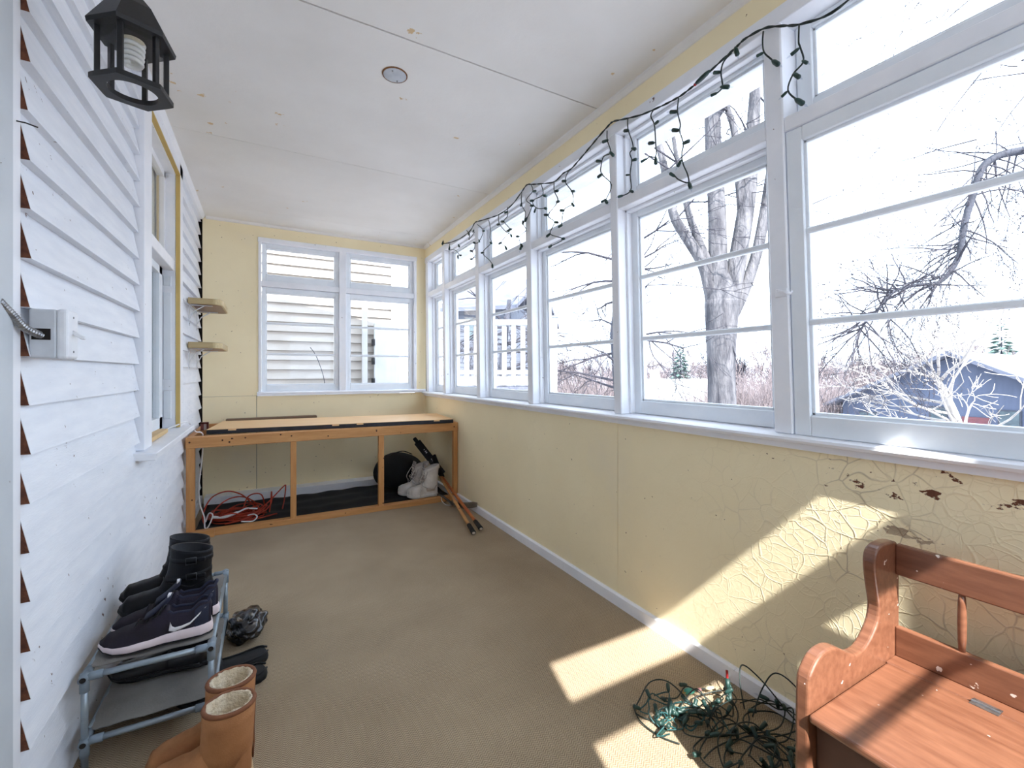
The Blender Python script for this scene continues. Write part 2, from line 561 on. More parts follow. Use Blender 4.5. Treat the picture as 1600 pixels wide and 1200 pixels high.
# ------------------------------------------------------------------ window units
def unit(name, label, mp, u0, u1, wf, zs, flush=False, sash_w=.046, bar=(1.894, 1.942)):
    """u along the wall, w outwards, z up; wf = recess of the sash face"""
    zb, zg0, zg1, zt0, zt1, zh = zs
    lo, hi = min(u0, u1), max(u0, u1)
    c = mp((lo + hi) / 2, wf, zb)
    t = thing(name, label, 'window', c, kind='structure')
    wl_ = 0. if flush else wf
    def bx(m, a, b, w0, w1_, z0, z1):
        return m.box(a, b, w0, w1_, z0, z1, mp)
    if not flush and wf > .04:   # parting stops round the opening
        for a, b in ((lo, lo + .012), (hi - .012, hi)):
            bx(MB(), a, b, wf - .03, wf, zb, bar[0]).build('stop', white, t, bevel=.0015)
            bx(MB(), a, b, wf - .03, wf, bar[1], zh).build('stop', white, t, bevel=.0015)
        bx(MB(), lo, hi, wf - .03, wf, bar[0] - .012, bar[0]).build('stop', white, t, bevel=.0015)
        bx(MB(), lo, hi, wf - .03, wf, zh - .014, zh).build('stop', white, t, bevel=.0015)
    bx(MB(), lo, hi, -.002, wf + .05, bar[0], bar[1]).build('transom_bar', white, t, bevel=.003)
    g = .003
    for nm, wx, za, zb2, ga, gb in (('lower_sash', wl_, zb, bar[0] - g, zg0, zg1), ('transom_sash', wf, bar[1] + g, zh, zt0, zt1)):
        s = MB()
        bx(s, lo + g, lo + sash_w, wx, wx + .036, za, zb2)
        bx(s, hi - sash_w, hi - g, wx, wx + .036, za, zb2)
        bx(s, lo + sash_w, hi - sash_w, wx, wx + .036, za, ga)
        bx(s, lo + sash_w, hi - sash_w, wx, wx + .036, gb, zb2)
        so = s.build(nm, white_sash, t, bevel=.003)
        # glazing bead, stepped in front of the glass
        q = .010
        bd = MB()
        bx(bd, lo + sash_w - .001, lo + sash_w + q, wx + .010, wx + .034, ga, gb)
        bx(bd, hi - sash_w - q, hi - sash_w + .001, wx + .010, wx + .034, ga, gb)
        bx(bd, lo + sash_w, hi - sash_w, wx + .010, wx + .034, ga - .001, ga + q)
        bx(bd, lo + sash_w, hi - sash_w, wx + .010, wx + .034, gb - q, gb + .001)
        bd.build('glazing_bead', white_sash, so, bevel=.002)
        if nm == 'lower_sash':
            cuts = [ga, ga + (gb - ga) * .335, ga + (gb - ga) * .668, gb]
            for zc in cuts[1:3]:
                bx(MB(), lo + sash_w, hi - sash_w, wx + .006, wx + .030, zc - .010, zc + .010).build('muntin', white_sash, so, bevel=.004)
        else:
            cuts = [ga, gb]
        for za2, zb3 in zip(cuts[:-1], cuts[1:]):
            bx(MB(), lo + sash_w, hi - sash_w, wx + .018, wx + .021, za2, zb3).build('pane', glass, so)
    return t

def mapB(u, w, z):
    return (u, YB + w, z)
ZSB = (.94, .997, 1.838, 1.991, 2.235, 2.275)
unit('window_2', 'end wall window next to the corner shelves, looking onto pale lapped siding', mapB, -.028, .628, .028, ZSB, sash_w=.034, bar=(1.885, 1.935))
unit('window_3', 'end wall window beside the row of side windows, looking onto a white post', mapB, .690, 1.362, .028, ZSB, sash_w=.04, bar=(1.885, 1.935))
tn = 7
for a, b, lab in ((-.052, -.028, 'white edge casing of the end window nearest the corner shelves'), (.628, .690, 'white mullion between the two end wall windows'), (1.362, 1.386, 'white edge casing of the end window nearest the row of side windows')):
    struct(MB().box(a, b, YB - .012, YB + .08, .936, 2.29).build('trim_%d' % tn, white, bevel=.003), lab, 'trim'); tn += 1
struct(MB().box(-.056, 1.39, YB - .014, YB + .08, 2.275, 2.318).build('trim_%d' % tn, white, bevel=.003), 'white head casing over the end wall windows', 'trim'); tn += 1
struct(MB().prism([(YB - .03, .905), (YB - .034, .93), (YB - .02, .938), (YB + .09, .938), (YB + .09, .90)], 'x', -.062, XR).build('trim_%d' % tn, white, bevel=.002), 'white sill under the end wall windows', 'trim'); tn += 1

# ------------------------------------------------------------------ wall_right with its row of windows (posts lean a little with age)
LEAN = .03
def mapR(u, w, z):
    return (XR + w, u + LEAN * (z - 1.08), z)
o = MB().box(XR + .012, XR + .12, YE - .05, YB + .1, -.02, .885)
o.box(XR + .012, XR + .12, YE - .05, YB + .1, 2.30, ZC + .03)
wr = struct(o.build('wall_right', dark_gap), 'yellow painted side wall under the long row of windows, crazed near the settle', 'wall')
for y0, y1 in ((YE, 1.6255), (1.628, YB)):
    MB().box(XR, XR + .012, y0, y1, 0, .90).build('wall_panel', yellow_cracked, wr)
MB().box(XR, XR + .012, YE, YB, 2.318, ZC).build('wall_panel', yellow, wr)
struct(MB().prism([(XR, 0), (XR - .016, 0), (XR - .016, .050), (XR - .008, .056), (XR, .056)], 'y', YE, YB - .14).build('baseboard_right', white), 'white baseboard along the yellow side wall', 'baseboard')
struct(MB().prism([(XR, ZC), (XR - .022, ZC), (XR - .020, ZC - .012), (XR - .006, ZC - .028), (XR, ZC - .030)], 'y', YE, YB).build('trim_%d' % tn, ceil_m), 'white moulding between the side wall and ceiling', 'trim'); tn += 1
struct(MB().prism([(XR - .004, .868), (XR - .014, .870), (XR - .016, .888), (XR - .034, .892), (XR - .038, .900), (XR - .036, .908), (XR - .026, .912), (XR + .13, .918), (XR + .13, .868)], 'y', YE, YB).build('trim_%d' % tn, white), 'long white window sill along the side wall', 'trim'); tn += 1
struct(MB().box(XR - .004, XR + .10, YE, YB, 2.262, 2.318).build('trim_%d' % tn, white, bevel=.003), 'long white header above the row of side windows', 'trim'); tn += 1
posts = [(4.44, 4.51), (3.95, 4.013), (3.185, 3.248), (2.395, 2.457), (1.60, 1.651), (.817, .876), (.03, .09), (-.60, -.54)]
pl = ['white corner post where side windows meet the end wall', 'first white post out from the corner in the side window row', 'second white post out from the corner in the side window row', 'third white post out from the corner in the side window row',
      'white post where the light string is hooked up highest before its plug', 'white post with the casement latch in the side window row', 'white post behind the settle in the side window row', 'white end post of the side window row by the entrance end']
for (a, b), lab in zip(posts, pl):
    struct(MB().box(a, b, -.006, .115, .914, 2.262, mapR).build('trim_%d' % tn, white, bevel=.004), lab, 'trim'); tn += 1
ZSR = (.918, .978, 1.856, 2.005, 2.235, 2.262)
wlab = ['narrow side window squeezed into the corner', 'side window showing the white picket railing close to the corner', 'side window framing the picket railing and the pale gable', 'side window framing hanging bare twigs and brush', 'side window framing the big forked tree', 'side window with casement latch framing the dark gabled house', 'side window beside the entrance end']
for i in range(7):
    far, near = posts[i][0], posts[i + 1][1]
    fl = i == 5
    unit('window_%d' % (4 + i), wlab[i], mapR, near, far, .075, (ZSR if not fl else (.914, .978, 1.845, 2.005, 2.235, 2.262)), flush=fl, sash_w=.048 if not fl else .052)
# casement latch
la = thing('window_latch', 'small white casement latch on the post of the casement window', 'latch', (XR - .008, .85, 1.37))
MB().box(XR - .010, XR - .004, .828, .866, 1.358, 1.385).build('plate', white, la, bevel=.002)
MB().tube([(XR - .014, .84, 1.375), (XR - .028, .845, 1.374), (XR - .033, .825, 1.368), (XR - .022, .808, 1.364), (XR - .012, .812, 1.372)], .004, 8).build('hook', white, la, True)

# ------------------------------------------------------------------ wall_front (entrance end, behind the viewer) with a sunny window
def mapF(u, w, z):
    return (u, YE - w, z)
o = MB()
o.box(-.62, .387, YE - .10, YE, 0, ZC + .02)
o.box(1.238, XR + .12, YE - .10, YE, 0, ZC + .02)
o.box(.40, 1.24, YE - .10, YE, 0, .90)
o.box(.40, 1.24, YE - .10, YE, 2.275, ZC + .02)
struct(o.build('wall_front', yellow), 'yellow end wall at the entrance end of the porch', 'wall')
unit('window_11', 'sunny end window at the entrance end of the porch', mapF, .385, 1.24, .028, (.895, .997, 1.838, 1.991, 2.24, 2.278), sash_w=.042, bar=(1.885, 1.935))

# ------------------------------------------------------------------ roof above
rf = MB().prism([(-.70, 2.475), (1.60, 2.475), (1.60, 2.365), (1.90, 2.365), (1.90, 2.52), (-.70, 3.04)], 'y', YE - .11, 4.80)
struct(rf.build('roof', M('roof_soffit_paint', (222, 222, 218), (206, 206, 202), 6, .8)), 'shed roof over the porch with a white soffit', 'roof')

# ================================================================== FURNITURE AND THINGS INSIDE
stud = wood('stud_pine', (205, 150, 92), (184, 126, 72), 5, (8, 8, 1), .6, dark=(92, 52, 28))
stud_h = wood('stud_pine_long', (208, 154, 98), (186, 130, 76), 5, (1, 8, 8), .6, dark=(92, 52, 28))
# ------------------------------------------------------------------ workbench frame
wbch = thing('workbench', 'rough pine stud workbench frame filling the end of the porch', 'workbench', (.5, 4.1, 0))
MB().box(-.462, 1.476, 3.64, 3.73, .604, .676).build('front_beam', stud_h, wbch, bevel=.003)
for a, b in ((-.460, -.412), (.164, .203), (.798, .840), (1.437, 1.474)):
    MB().box(a, b, 3.644, 3.682, .04, .604).build('leg', stud, wbch, bevel=.002)
MB().box(-.455, 1.42, 3.64, 3.70, 0.0, .04).build('bottom_plate', stud_h, wbch, bevel=.002)
MB().box(-.455, -.30, 3.615, 3.64, 0.0, .05).build('foot_block', stud_h, wbch, bevel=.002)
for a, b in ((-.462, -.424), (1.438, 1.476)):
    MB().box(a, b, 3.73, 4.565, .60, .676).build('side_rail', wood('rail_pine_%d' % int(a * 10), (196, 140, 86), (176, 120, 70), 5, (8, 1, 8)), wbch, bevel=.002)
MB().box(-.424, 1.438, 4.527, 4.565, .60, .676).build('back_rail', stud_h, wbch, bevel=.002)
for k, x in enumerate((.15, .78)):
    MB().box(x, x + .038, 3.73, 4.527, .60, .676).build('joist', stud, wbch, bevel=.002)
# knots and nail heads on the beam
for x, z in ((-.44, .645), (-.255, .648), (-.20, .655), (-.215, .632), (-.12, .655), (.10, .662), (.17, .648), (.42, .63), (.78, .645), (1.44, .64)):
    MB().lathe([(.006, 3.6395), (.005, 3.6385), (0, 3.6385)], (x, 0, z), 10, 'y', cap=False).build('knot', M('knot_brown', (84, 46, 26), (64, 34, 20), 60, .7) if x == -.44 else bpy.data.materials['knot_brown'], wbch)
# ------------------------------------------------------------------ folded door leaf lying on it
ang = math.atan2(-.17, 1.82)
pn = thing('door_leaf', 'pale laminate door leaf with black edge lying on the workbench', 'panel', (-.36, 3.78, .677), ang, local=True)
MB().box(0, 1.79, 0, .60, 0, .030).build('core', M('black_edge', (38, 40, 50), (28, 30, 38), 25, .6), pn, bevel=.001)
MB().box(.001, 1.789, .001, .599, .030, .033).build('top_face', wood('pale_laminate', (236, 198, 150), (228, 186, 136), 2, (1, 10, 10), .45), pn)
for x in (.13, .82, 1.0, 1.62):
    MB().box(x, x + .05, -.0012, .004, .020, .0335).build('hinge_notch', bpy.data.materials['pale_laminate'], pn)
tag(MB().box(-.29, .42, 4.465, 4.55, .677, .715).build('timber_strip', wood('grey_brown_timber', (128, 100, 78), (108, 84, 64), 5, (1, 9, 9), .7), bevel=.003), 'weathered brown timber strip lying behind the door leaf against the wall', 'timber')
fr = thing('picture_frame', 'small dark red frame tucked between the door leaf and clapboards', 'frame', (-.40, 4.2, .677))
fm = M('red_frame', (112, 48, 34), (92, 38, 28), 20, .5)
MB().box(-.422, -.402, 4.05, 4.075, .677, .735).build('frame_side', fm, fr)
MB().box(-.385, -.372, 4.05, 4.075, .677, .735).build('frame_side', fm, fr)
MB().box(-.422, -.372, 4.05, 4.075, .725, .738).build('frame_top', fm, fr)
MB().box(-.404, -.384, 4.058, 4.068, .68, .727).build('mount', M('pale_mount', (196, 186, 180)), fr)

# ------------------------------------------------------------------ black tarp under the bench
random.seed(5)
nx, ny = 60, 26
def tarp_z(i, j):
    x, y = i / nx, j / ny
    return .010 + .010 * (math.sin(y * 21 + 2 * math.sin(x * 5)) * .5 + .5) + .006 * (math.sin(x * 47 + y * 9) * .5 + .5)
vs, fs = [], []
for i in range(nx + 1):
    for j in range(ny + 1):
        vs.append((-.42 + 1.86 * i / nx, 3.705 + .72 * j / ny + .006 * math.sin(i * .9), tarp_z(i, j)))
n0 = len(vs)
vs += [(x, y, .002) for x, y, z in vs]
for i in range(nx):
    for j in range(ny):
        a = i * (ny + 1) + j
        q = (a, a + ny + 1, a + ny + 2, a + 1)
        fs.append(q)
        fs.append(tuple(n0 + k for k in q[::-1]))
for i in range(nx):
    for j in (0, ny):
        a = i * (ny + 1) + j
        b = a + ny + 1
        fs.append((a, b, b + n0, a + n0))
for j in range(ny):
    for i in (0, nx):
        a = i * (ny + 1) + j
        fs.append((a, a + 1, a + 1 + n0, a + n0))
tag(MB().add(vs, fs).build('tarp', M('black_tarp', (13, 15, 23), (8, 9, 15), 8, .8, .2, 40), smooth=True), 'dark navy tarp spread on the floor under the workbench', 'tarp')

# ------------------------------------------------------------------ corner shelves
shelf_m = M('antique_gold_edge', (190, 170, 128), (170, 150, 110), 6, .35, stretch=(1, 30, 30), metal=.35)
shelf_b = wood('shelf_walnut', (122, 70, 46), (98, 54, 36), 6, (1, 8, 8), .35)
brk = M('bracket_white', (214, 216, 220), (204, 206, 210), 30, .5)
def wshelf(z, label):
    t = thing('wall_shelf', label, 'shelf', (XL, 3.92, z))
    y0, y1, x0, x1 = 3.80, 4.36, XL + .004, -.268
    def out(ins):
        r = .055
        P = [(x0 + ins, y0 + ins)]
        for k in range(7):
            a = -math.pi / 2 + k / 6 * math.pi / 2
            P.append((x1 - r + (r - ins) * math.cos(a), y0 + r + (r - ins) * math.sin(a)))
        for k in range(7):
            a = k / 6 * math.pi / 2
            P.append((x1 - r + (r - ins) * math.cos(a), y1 - r + (r - ins) * math.sin(a)))
        P.append((x0 + ins, y1 - ins))
        return P
    MB().prism(out(.002), 'z', z + .003, z + .040).build('board', shelf_b, t)
    e = MB()
    for za, zb, ins in ((z, z + .010, 0), (z + .012, z + .034, -.003), (z + .034, z + .043, 0)):
        e.prism(out(ins), 'z', za, zb)
    # ring only: edge band as three proud bands
    band = MB()
    po, pi_ = out(-.002), out(.010)
    n = len(po)
    for za, zb in ((z, z + .043),):
        vs = [(p[0], p[1], za) for p in po] + [(p[0], p[1], zb) for p in po] + [(p[0], p[1], za) for p in pi_] + [(p[0], p[1], zb) for p in pi_]
        fs = []
        for i in range(n):
            j = (i + 1) % n
            fs += [(i, j, j + n, i + n), (i + 2 * n, i + 3 * n, j + 3 * n, j + 2 * n), (i, i + 2 * n, j + 2 * n, j), (i + n, j + n, j + 3 * n, i + 3 * n)]
        band.add(vs, fs)
    band.build('edge_band', shelf_m, t, bevel=.003)
    for y in (3.86, 4.27):
        b = MB()
        b.box(XL, XL + .004, y - .011, y + .011, z - .15, z)
        b.box(XL, -.33, y - .009, y + .009, z - .005, z)
        b.tube([(XL + .004, y, z - .10), (XL + .03, y, z - .045), (XL + .09, y, z - .004)], .004, 6)
        bo = b.build('bracket', brk, t, bevel=.001)
        MB().lathe([(.004, XL + .004), (.003, XL + .006), (0, XL + .006)], (0, y, z - .135), 8, 'x', cap=False).build('screw', steel, bo)
wshelf(1.592, 'upper small rounded corner shelf with brassy edge on white brackets')
wshelf(1.283, 'lower small rounded corner shelf with brassy edge on white brackets')

# ------------------------------------------------------------------ light switch and armoured cable
sw = thing('light_switch', 'surface-mounted grey-white toggle switch box on the clapboards', 'switch', (-.45, 1.465, 1.15))
MB().box(-.475, -.428, 1.434, 1.502, 1.146, 1.260).build('box', M('switch_box_grey', (204, 208, 214), (196, 200, 206), 30, .45), sw, bevel=.004, segs=2)
MB().box(-.429, -.408, 1.433, 1.503, 1.144, 1.262).build('cover', M('switch_white', (232, 234, 238), (224, 226, 232), 30, .35), sw, bevel=.007, segs=3)
MB().prism([(-.409, 1.205), (-.392, 1.192), (-.386, 1.193), (-.386, 1.199), (-.409, 1.215)], 'y', 1.463, 1.472).build('toggle', bpy.data.materials['switch_white'], sw, bevel=.001)
MB().box(-.470, -.438, 1.4325, 1.4345, 1.188, 1.214).build('knockout', dark_gap, sw)
for z in (1.162, 1.245):
    MB().lathe([(.003, -.408), (.002, -.4065), (0, -.4065)], (0, 1.468, z), 8, 'x', cap=False).build('screw', steel, sw)
cp_ = spline([(-.486, 1.33, 1.262), (-.480, 1.37, 1.238), (-.470, 1.40, 1.212), (-.455, 1.437, 1.198)], 14)
rr = [.0075 + .0013 * (k % 2) for k in range(len(cp_))]
tag(MB().tube(cp_, rr, 10).build('armoured_cable', M('armoured_steel', (176, 176, 176), (132, 132, 134), 50, .35, metal=.8), smooth=False), 'ribbed metal armoured cable running into the switch box', 'cable')

# ------------------------------------------------------------------ lantern
lx, ly, lz = -.284, 1.414, 1.800
lt = thing('wall_lantern', 'black hexagonal wall lantern with clear panes and spiral bulb', 'lantern', (lx, ly, lz))
def hexp(r, z, rot=21):
    return [(lx + r * math.cos(R(rot + 60 * k)), ly + r * math.sin(R(rot + 60 * k)), z) for k in range(6)]
def circ(r, z, n=6, rot=21):
    return hexp(r, z, rot)
# bottom frame: hexagon with round hole
b = MB()
n = 36
ho = []
for k in range(n):
    a = 2 * math.pi * k / n
    s = (a - R(21)) % (math.pi / 3) - math.pi / 6
    ho.append((a, .082 * math.cos(math.pi / 6) / math.cos(s)))
vs = []
for z, hole in ((lz, .050), (lz + .012, .050)):
    vs += [(lx + r * math.cos(a), ly + r * math.sin(a), z) for a, r in ho]
    vs += [(lx + hole * math.cos(a), ly + hole * math.sin(a), z) for a, r in ho]
fs = []
for i in range(n):
    j = (i + 1) % n
    fs += [(i, j, j + n, i + n), (i + 2 * n, i + 3 * n, j + 3 * n, j + 2 * n), (i, i + 2 * n, j + 2 * n, j), (i + n, j + n, j + 3 * n, i + 3 * n)]
b.add(vs, fs).build('bottom_frame', black_metal, lt)
for k, p in enumerate(hexp(.066, 0)):
    MB().box(-.0052, .0052, -.0052, .0052, 0, .135).xf(Matrix.Translation((p[0], p[1], lz + .010)) @ Matrix.Rotation(R(21 + 60 * k), 4, 'Z')).build('post', black_metal, lt, bevel=.001)
lg = glass_mat('lantern_glass', (.97, .97, .97))
H0, H1 = hexp(.064, lz + .012), hexp(.064, lz + .14)
for k in range(6):
    j = (k + 1) % 6
    c = Vector((lx, ly, 0))
    P = [Vector(H0[k]), Vector(H0[j]), Vector(H1[j]), Vector(H1[k])]
    nrm = ((P[0] + P[1]) / 2 - Vector((lx, ly, P[0].z))).normalized() * .002
    MB().add([*P, *[p + nrm for p in P]], [(0, 1, 2, 3), (7, 6, 5, 4), (0, 4, 5, 1), (1, 5, 6, 2), (2, 6, 7, 3), (3, 7, 4, 0)]).build('pane', lg, lt)
MB().loft([hexp(.085, lz + .128), hexp(.087, lz + .138), hexp(.052, lz + .20), hexp(.03, lz + .225), hexp(.014, lz + .235), hexp(.02, lz + .25), hexp(.004, lz + .275)]).build('roof', black_metal, lt)
MB().tube(spline([(lx, ly, lz + .24), (lx - .02, ly, lz + .30), (lx - .10, ly, lz + .315), (lx - .165, ly, lz + .27), (lx - .19, ly, lz + .24)], 6), .008, 8).build('arm', black_metal, lt, True)
MB().lathe([(.055, -.484), (.055, -.476), (.045, -.470), (0, -.468)], (0, ly, lz + .23), 24, 'x').build('back_plate', black_metal, lt, True)
bulb = M('cfl_white', (244, 244, 240), (236, 236, 232), 30, .3)
cb = MB().lathe([(.012, lz + .19), (.024, lz + .175), (.027, lz + .16), (.027, lz + .138), (.022, lz + .125), (0, lz + .124)], (lx, ly, 0), 20).build('bulb_base', M('cfl_cream', (232, 224, 200), (224, 214, 188), 30, .4), lt, True)
hx = [(lx + (.020 - .004 * (k / 78)) * math.cos(k * .38), ly + (.020 - .004 * (k / 78)) * math.sin(k * .38), lz + .124 - .058 * k / 78) for k in range(79)]
MB().tube(hx, .0052, 8).build('bulb_spiral', bulb, cb, True)
MB().lathe([(.016, lz + .23), (.016, lz + .185)], (lx, ly, 0), 12).build('socket', black_metal, lt)

# ------------------------------------------------------------------ shoe rack
tube_m = M('rack_tube_grey', (150, 162, 170), (138, 150, 160), 20, .32, metal=.35)
conn_m = M('rack_connector_grey', (132, 146, 158), (122, 136, 148), 20, .5)
fabric = M('rack_fabric_grey', (142, 138, 132), (122, 118, 114), 6, .8, .3, 160)
rk = thing('shoe_rack', 'two-tier grey tubular shoe rack with fabric shelves along the clapboards', 'shoe rack', (-.29, 1.95, 0))
RX0, RX1, RY0, RY1 = -.440, -.146, 1.665, 2.245
TZ = .262
for x in (RX0, RX1):
    for y in (RY0, RY1):
        MB().tube([(x, y, 0), (x, y, TZ)], .0085, 12).build('upright', tube_m, rk, True)
for z in (.082, TZ):
    for x in (RX0, RX1):
        MB().tube([(x, RY0, z + .001), (x, RY1, z + .001)], .0085, 12).build('side_rail', tube_m, rk, True)
    for y in (RY0, RY1):
        MB().tube([(RX0, y, z), (RX1, y, z)], .0085, 12).build('cross_bar', tube_m, rk, True)
    for x in (RX0, RX1):
        for y in (RY0, RY1):
            s = 1 if y == RY0 else -1
            q = 1 if x == RX0 else -1
            c_ = MB()
            c_.tube([(x, y - s * .016, z), (x, y + s * .04, z)], .0115, 12)
            c_.tube([(x, y, z), (x + q * .04, y, z)], .0112, 12)
            c_.tube([(x, y, z + .011), (x, y, z - .04)], .0112, 12)
            co = c_.build('connector', conn_m, rk, True)
            MB().tube([(x, y - s * .0162, z), (x, y - s * .0168, z)], .0075, 10).build('socket_hole', dark_gap, co)
    vs, fs = [], []
    a, bn = 14, 24
    for top in (0, 1):
        for i in range(a + 1):
            for j in range(bn + 1):
                u, v = i / a, j / bn
                sag = .012 * math.sin(math.pi * u) * (.6 + .4 * math.sin(math.pi * v)) + .0015 * math.sin(u * 17 + v * 23)
                vs.append((RX0 + (RX1 - RX0) * u, RY0 + .03 + (RY1 - RY0 - .06) * v + .008 * math.sin(math.pi * u) * (1 if v < .5 else -1) * (1 if j in (0, bn) else 0), z + .008 - sag + .002 * top))
    m0 = (a + 1) * (bn + 1)
    for i in range(a):
        for j in range(bn):
            q = i * (bn + 1) + j
            w_ = (q, q + bn + 1, q + bn + 2, q + 1)
            fs.append(w_[::-1])
            fs.append(tuple(k + m0 for k in w_))
    MB().add(vs, fs).build('fabric_shelf', fabric, rk, True)

# ------------------------------------------------------------------ shoes
def interp(tab, s):
    for (a, va), (b, vb) in zip(tab[:-1], tab[1:]):
        if s <= b:
            t = (s - a) / (b - a)
            t = t * t * (3 - 2 * t)
            return va + (vb - va) * t
    return tab[-1][1]
WID = [(0, .012), (.03, .024), (.10, .033), (.22, .034), (.42, .034), (.58, .042), (.72, .047), (.84, .044), (.93, .032), (.98, .017), (1, .006)]

def sole(L, z0, zt, wid=1., flare=.004, toe=.012, heel=None, n=34):
    """plan outline stacked in layers"""
    st = [i / n for i in range(n + 1)]
    def ring(zf, ex):
        P = []
        for s in st:
            P.append((s * L + (ex if s > .5 else -ex) * (abs(s - .5) * 2) ** 6, interp(WID, s) * wid + ex, zf(s)))
        for s in reversed(st[1:-1]):
            P.append((s * L + (ex if s > .5 else -ex) * (abs(s - .5) * 2) ** 6, -interp(WID, s) * wid - ex, zf(s)))
        return P
    up = lambda s: toe * max(0, (s - .72) / .28) ** 2
    top = (lambda s: interp(zt, s) + up(s)) if isinstance(zt, list) else (lambda s: zt + up(s))
    bot = lambda s: z0 + up(s)
    mid = lambda s: (bot(s) + top(s)) / 2
    return MB().loft([ring(bot, -flare), ring(lambda s: bot(s) + .003, 0), ring(mid, .002), ring(lambda s: top(s) - .002, 0), ring(top, -.004)])

def upper(L, zt, H, op, wid=1., toe=.012, lean=0., NS=64, NT=12):
    """zt sole top; H height table; op = (s0, s1) opening with collar"""
    rings = []
    up = lambda s: toe * max(0, (s - .72) / .28) ** 2
    zb = (lambda s: interp(zt, s)) if isinstance(zt, list) else (lambda s: zt)
    for i in range(NS + 1):
        s = .012 + .98 * i / NS
        w = interp(WID, s) * wid - .001
        h = interp(H, s)
        z0 = zb(s) + up(s) - .003
        ring = []
        opening = op[0] < s < op[1]
        for k in range(2 * NT + 1):
            t = k / (2 * NT)
            sg = 1 if t < .5 else -1
            q = t if t < .5 else 1 - t          # 0 bottom .. .5 centre
            if opening:
                wc = w * .80
                if q < .3:
                    f = q / .3
                    y = (w + .004 * math.sin(math.pi * f)) + (wc - w) * f ** 1.6
                    z = z0 + h * f
                elif q < .36:
                    y = wc - .006
                    z = z0 + h + .002
                else:
                    f = (q - .36) / .14
                    y = (wc - .011) * (1 - f * .999)
                    z = z0 + max(.008, h * (.25 - .25 * f)) if f > .15 else z0 + h * .8
            else:
                a = q * math.pi
                y = w * max(0., math.cos(a)) ** .62
                z = z0 + h * max(0., math.sin(a)) ** .8
            ring.append((s * L, sg * y, z))
        rings.append(ring)
    return MB().loft(rings, False, False, False)

def side_pt(L, zt, H, s, f, wid=1., off=.0015, sg=1):
    w = interp(WID, s) * wid - .001
    wc = w * .80
    zb = interp(zt, s) if isinstance(zt, list) else zt
    y = (w + .004 * math.sin(math.pi * f)) + (wc - w) * f ** 1.6 + off
    return (s * L, sg * y, zb - .003 + interp(H, s) * f)

runner = M('sneaker_mesh_dark', (34, 28, 46), (24, 15, 27), 10, .85, .5, 500)
runner_navy = M('sneaker_collar_navy', (34, 38, 60), (26, 30, 48), 14, .8, .3, 300)
sole_w = M('sneaker_sole_white', (232, 218, 220), (216, 200, 204), 14, .6)
sole_b = M('rubber_black', (14, 16, 22), (9, 10, 14), 20, .75)
white_print = M('white_print', (236, 234, 238), (228, 226, 230), 20, .5)
lace_k = M('lace_black', (22, 20, 26), (14, 13, 18), 60, .85)

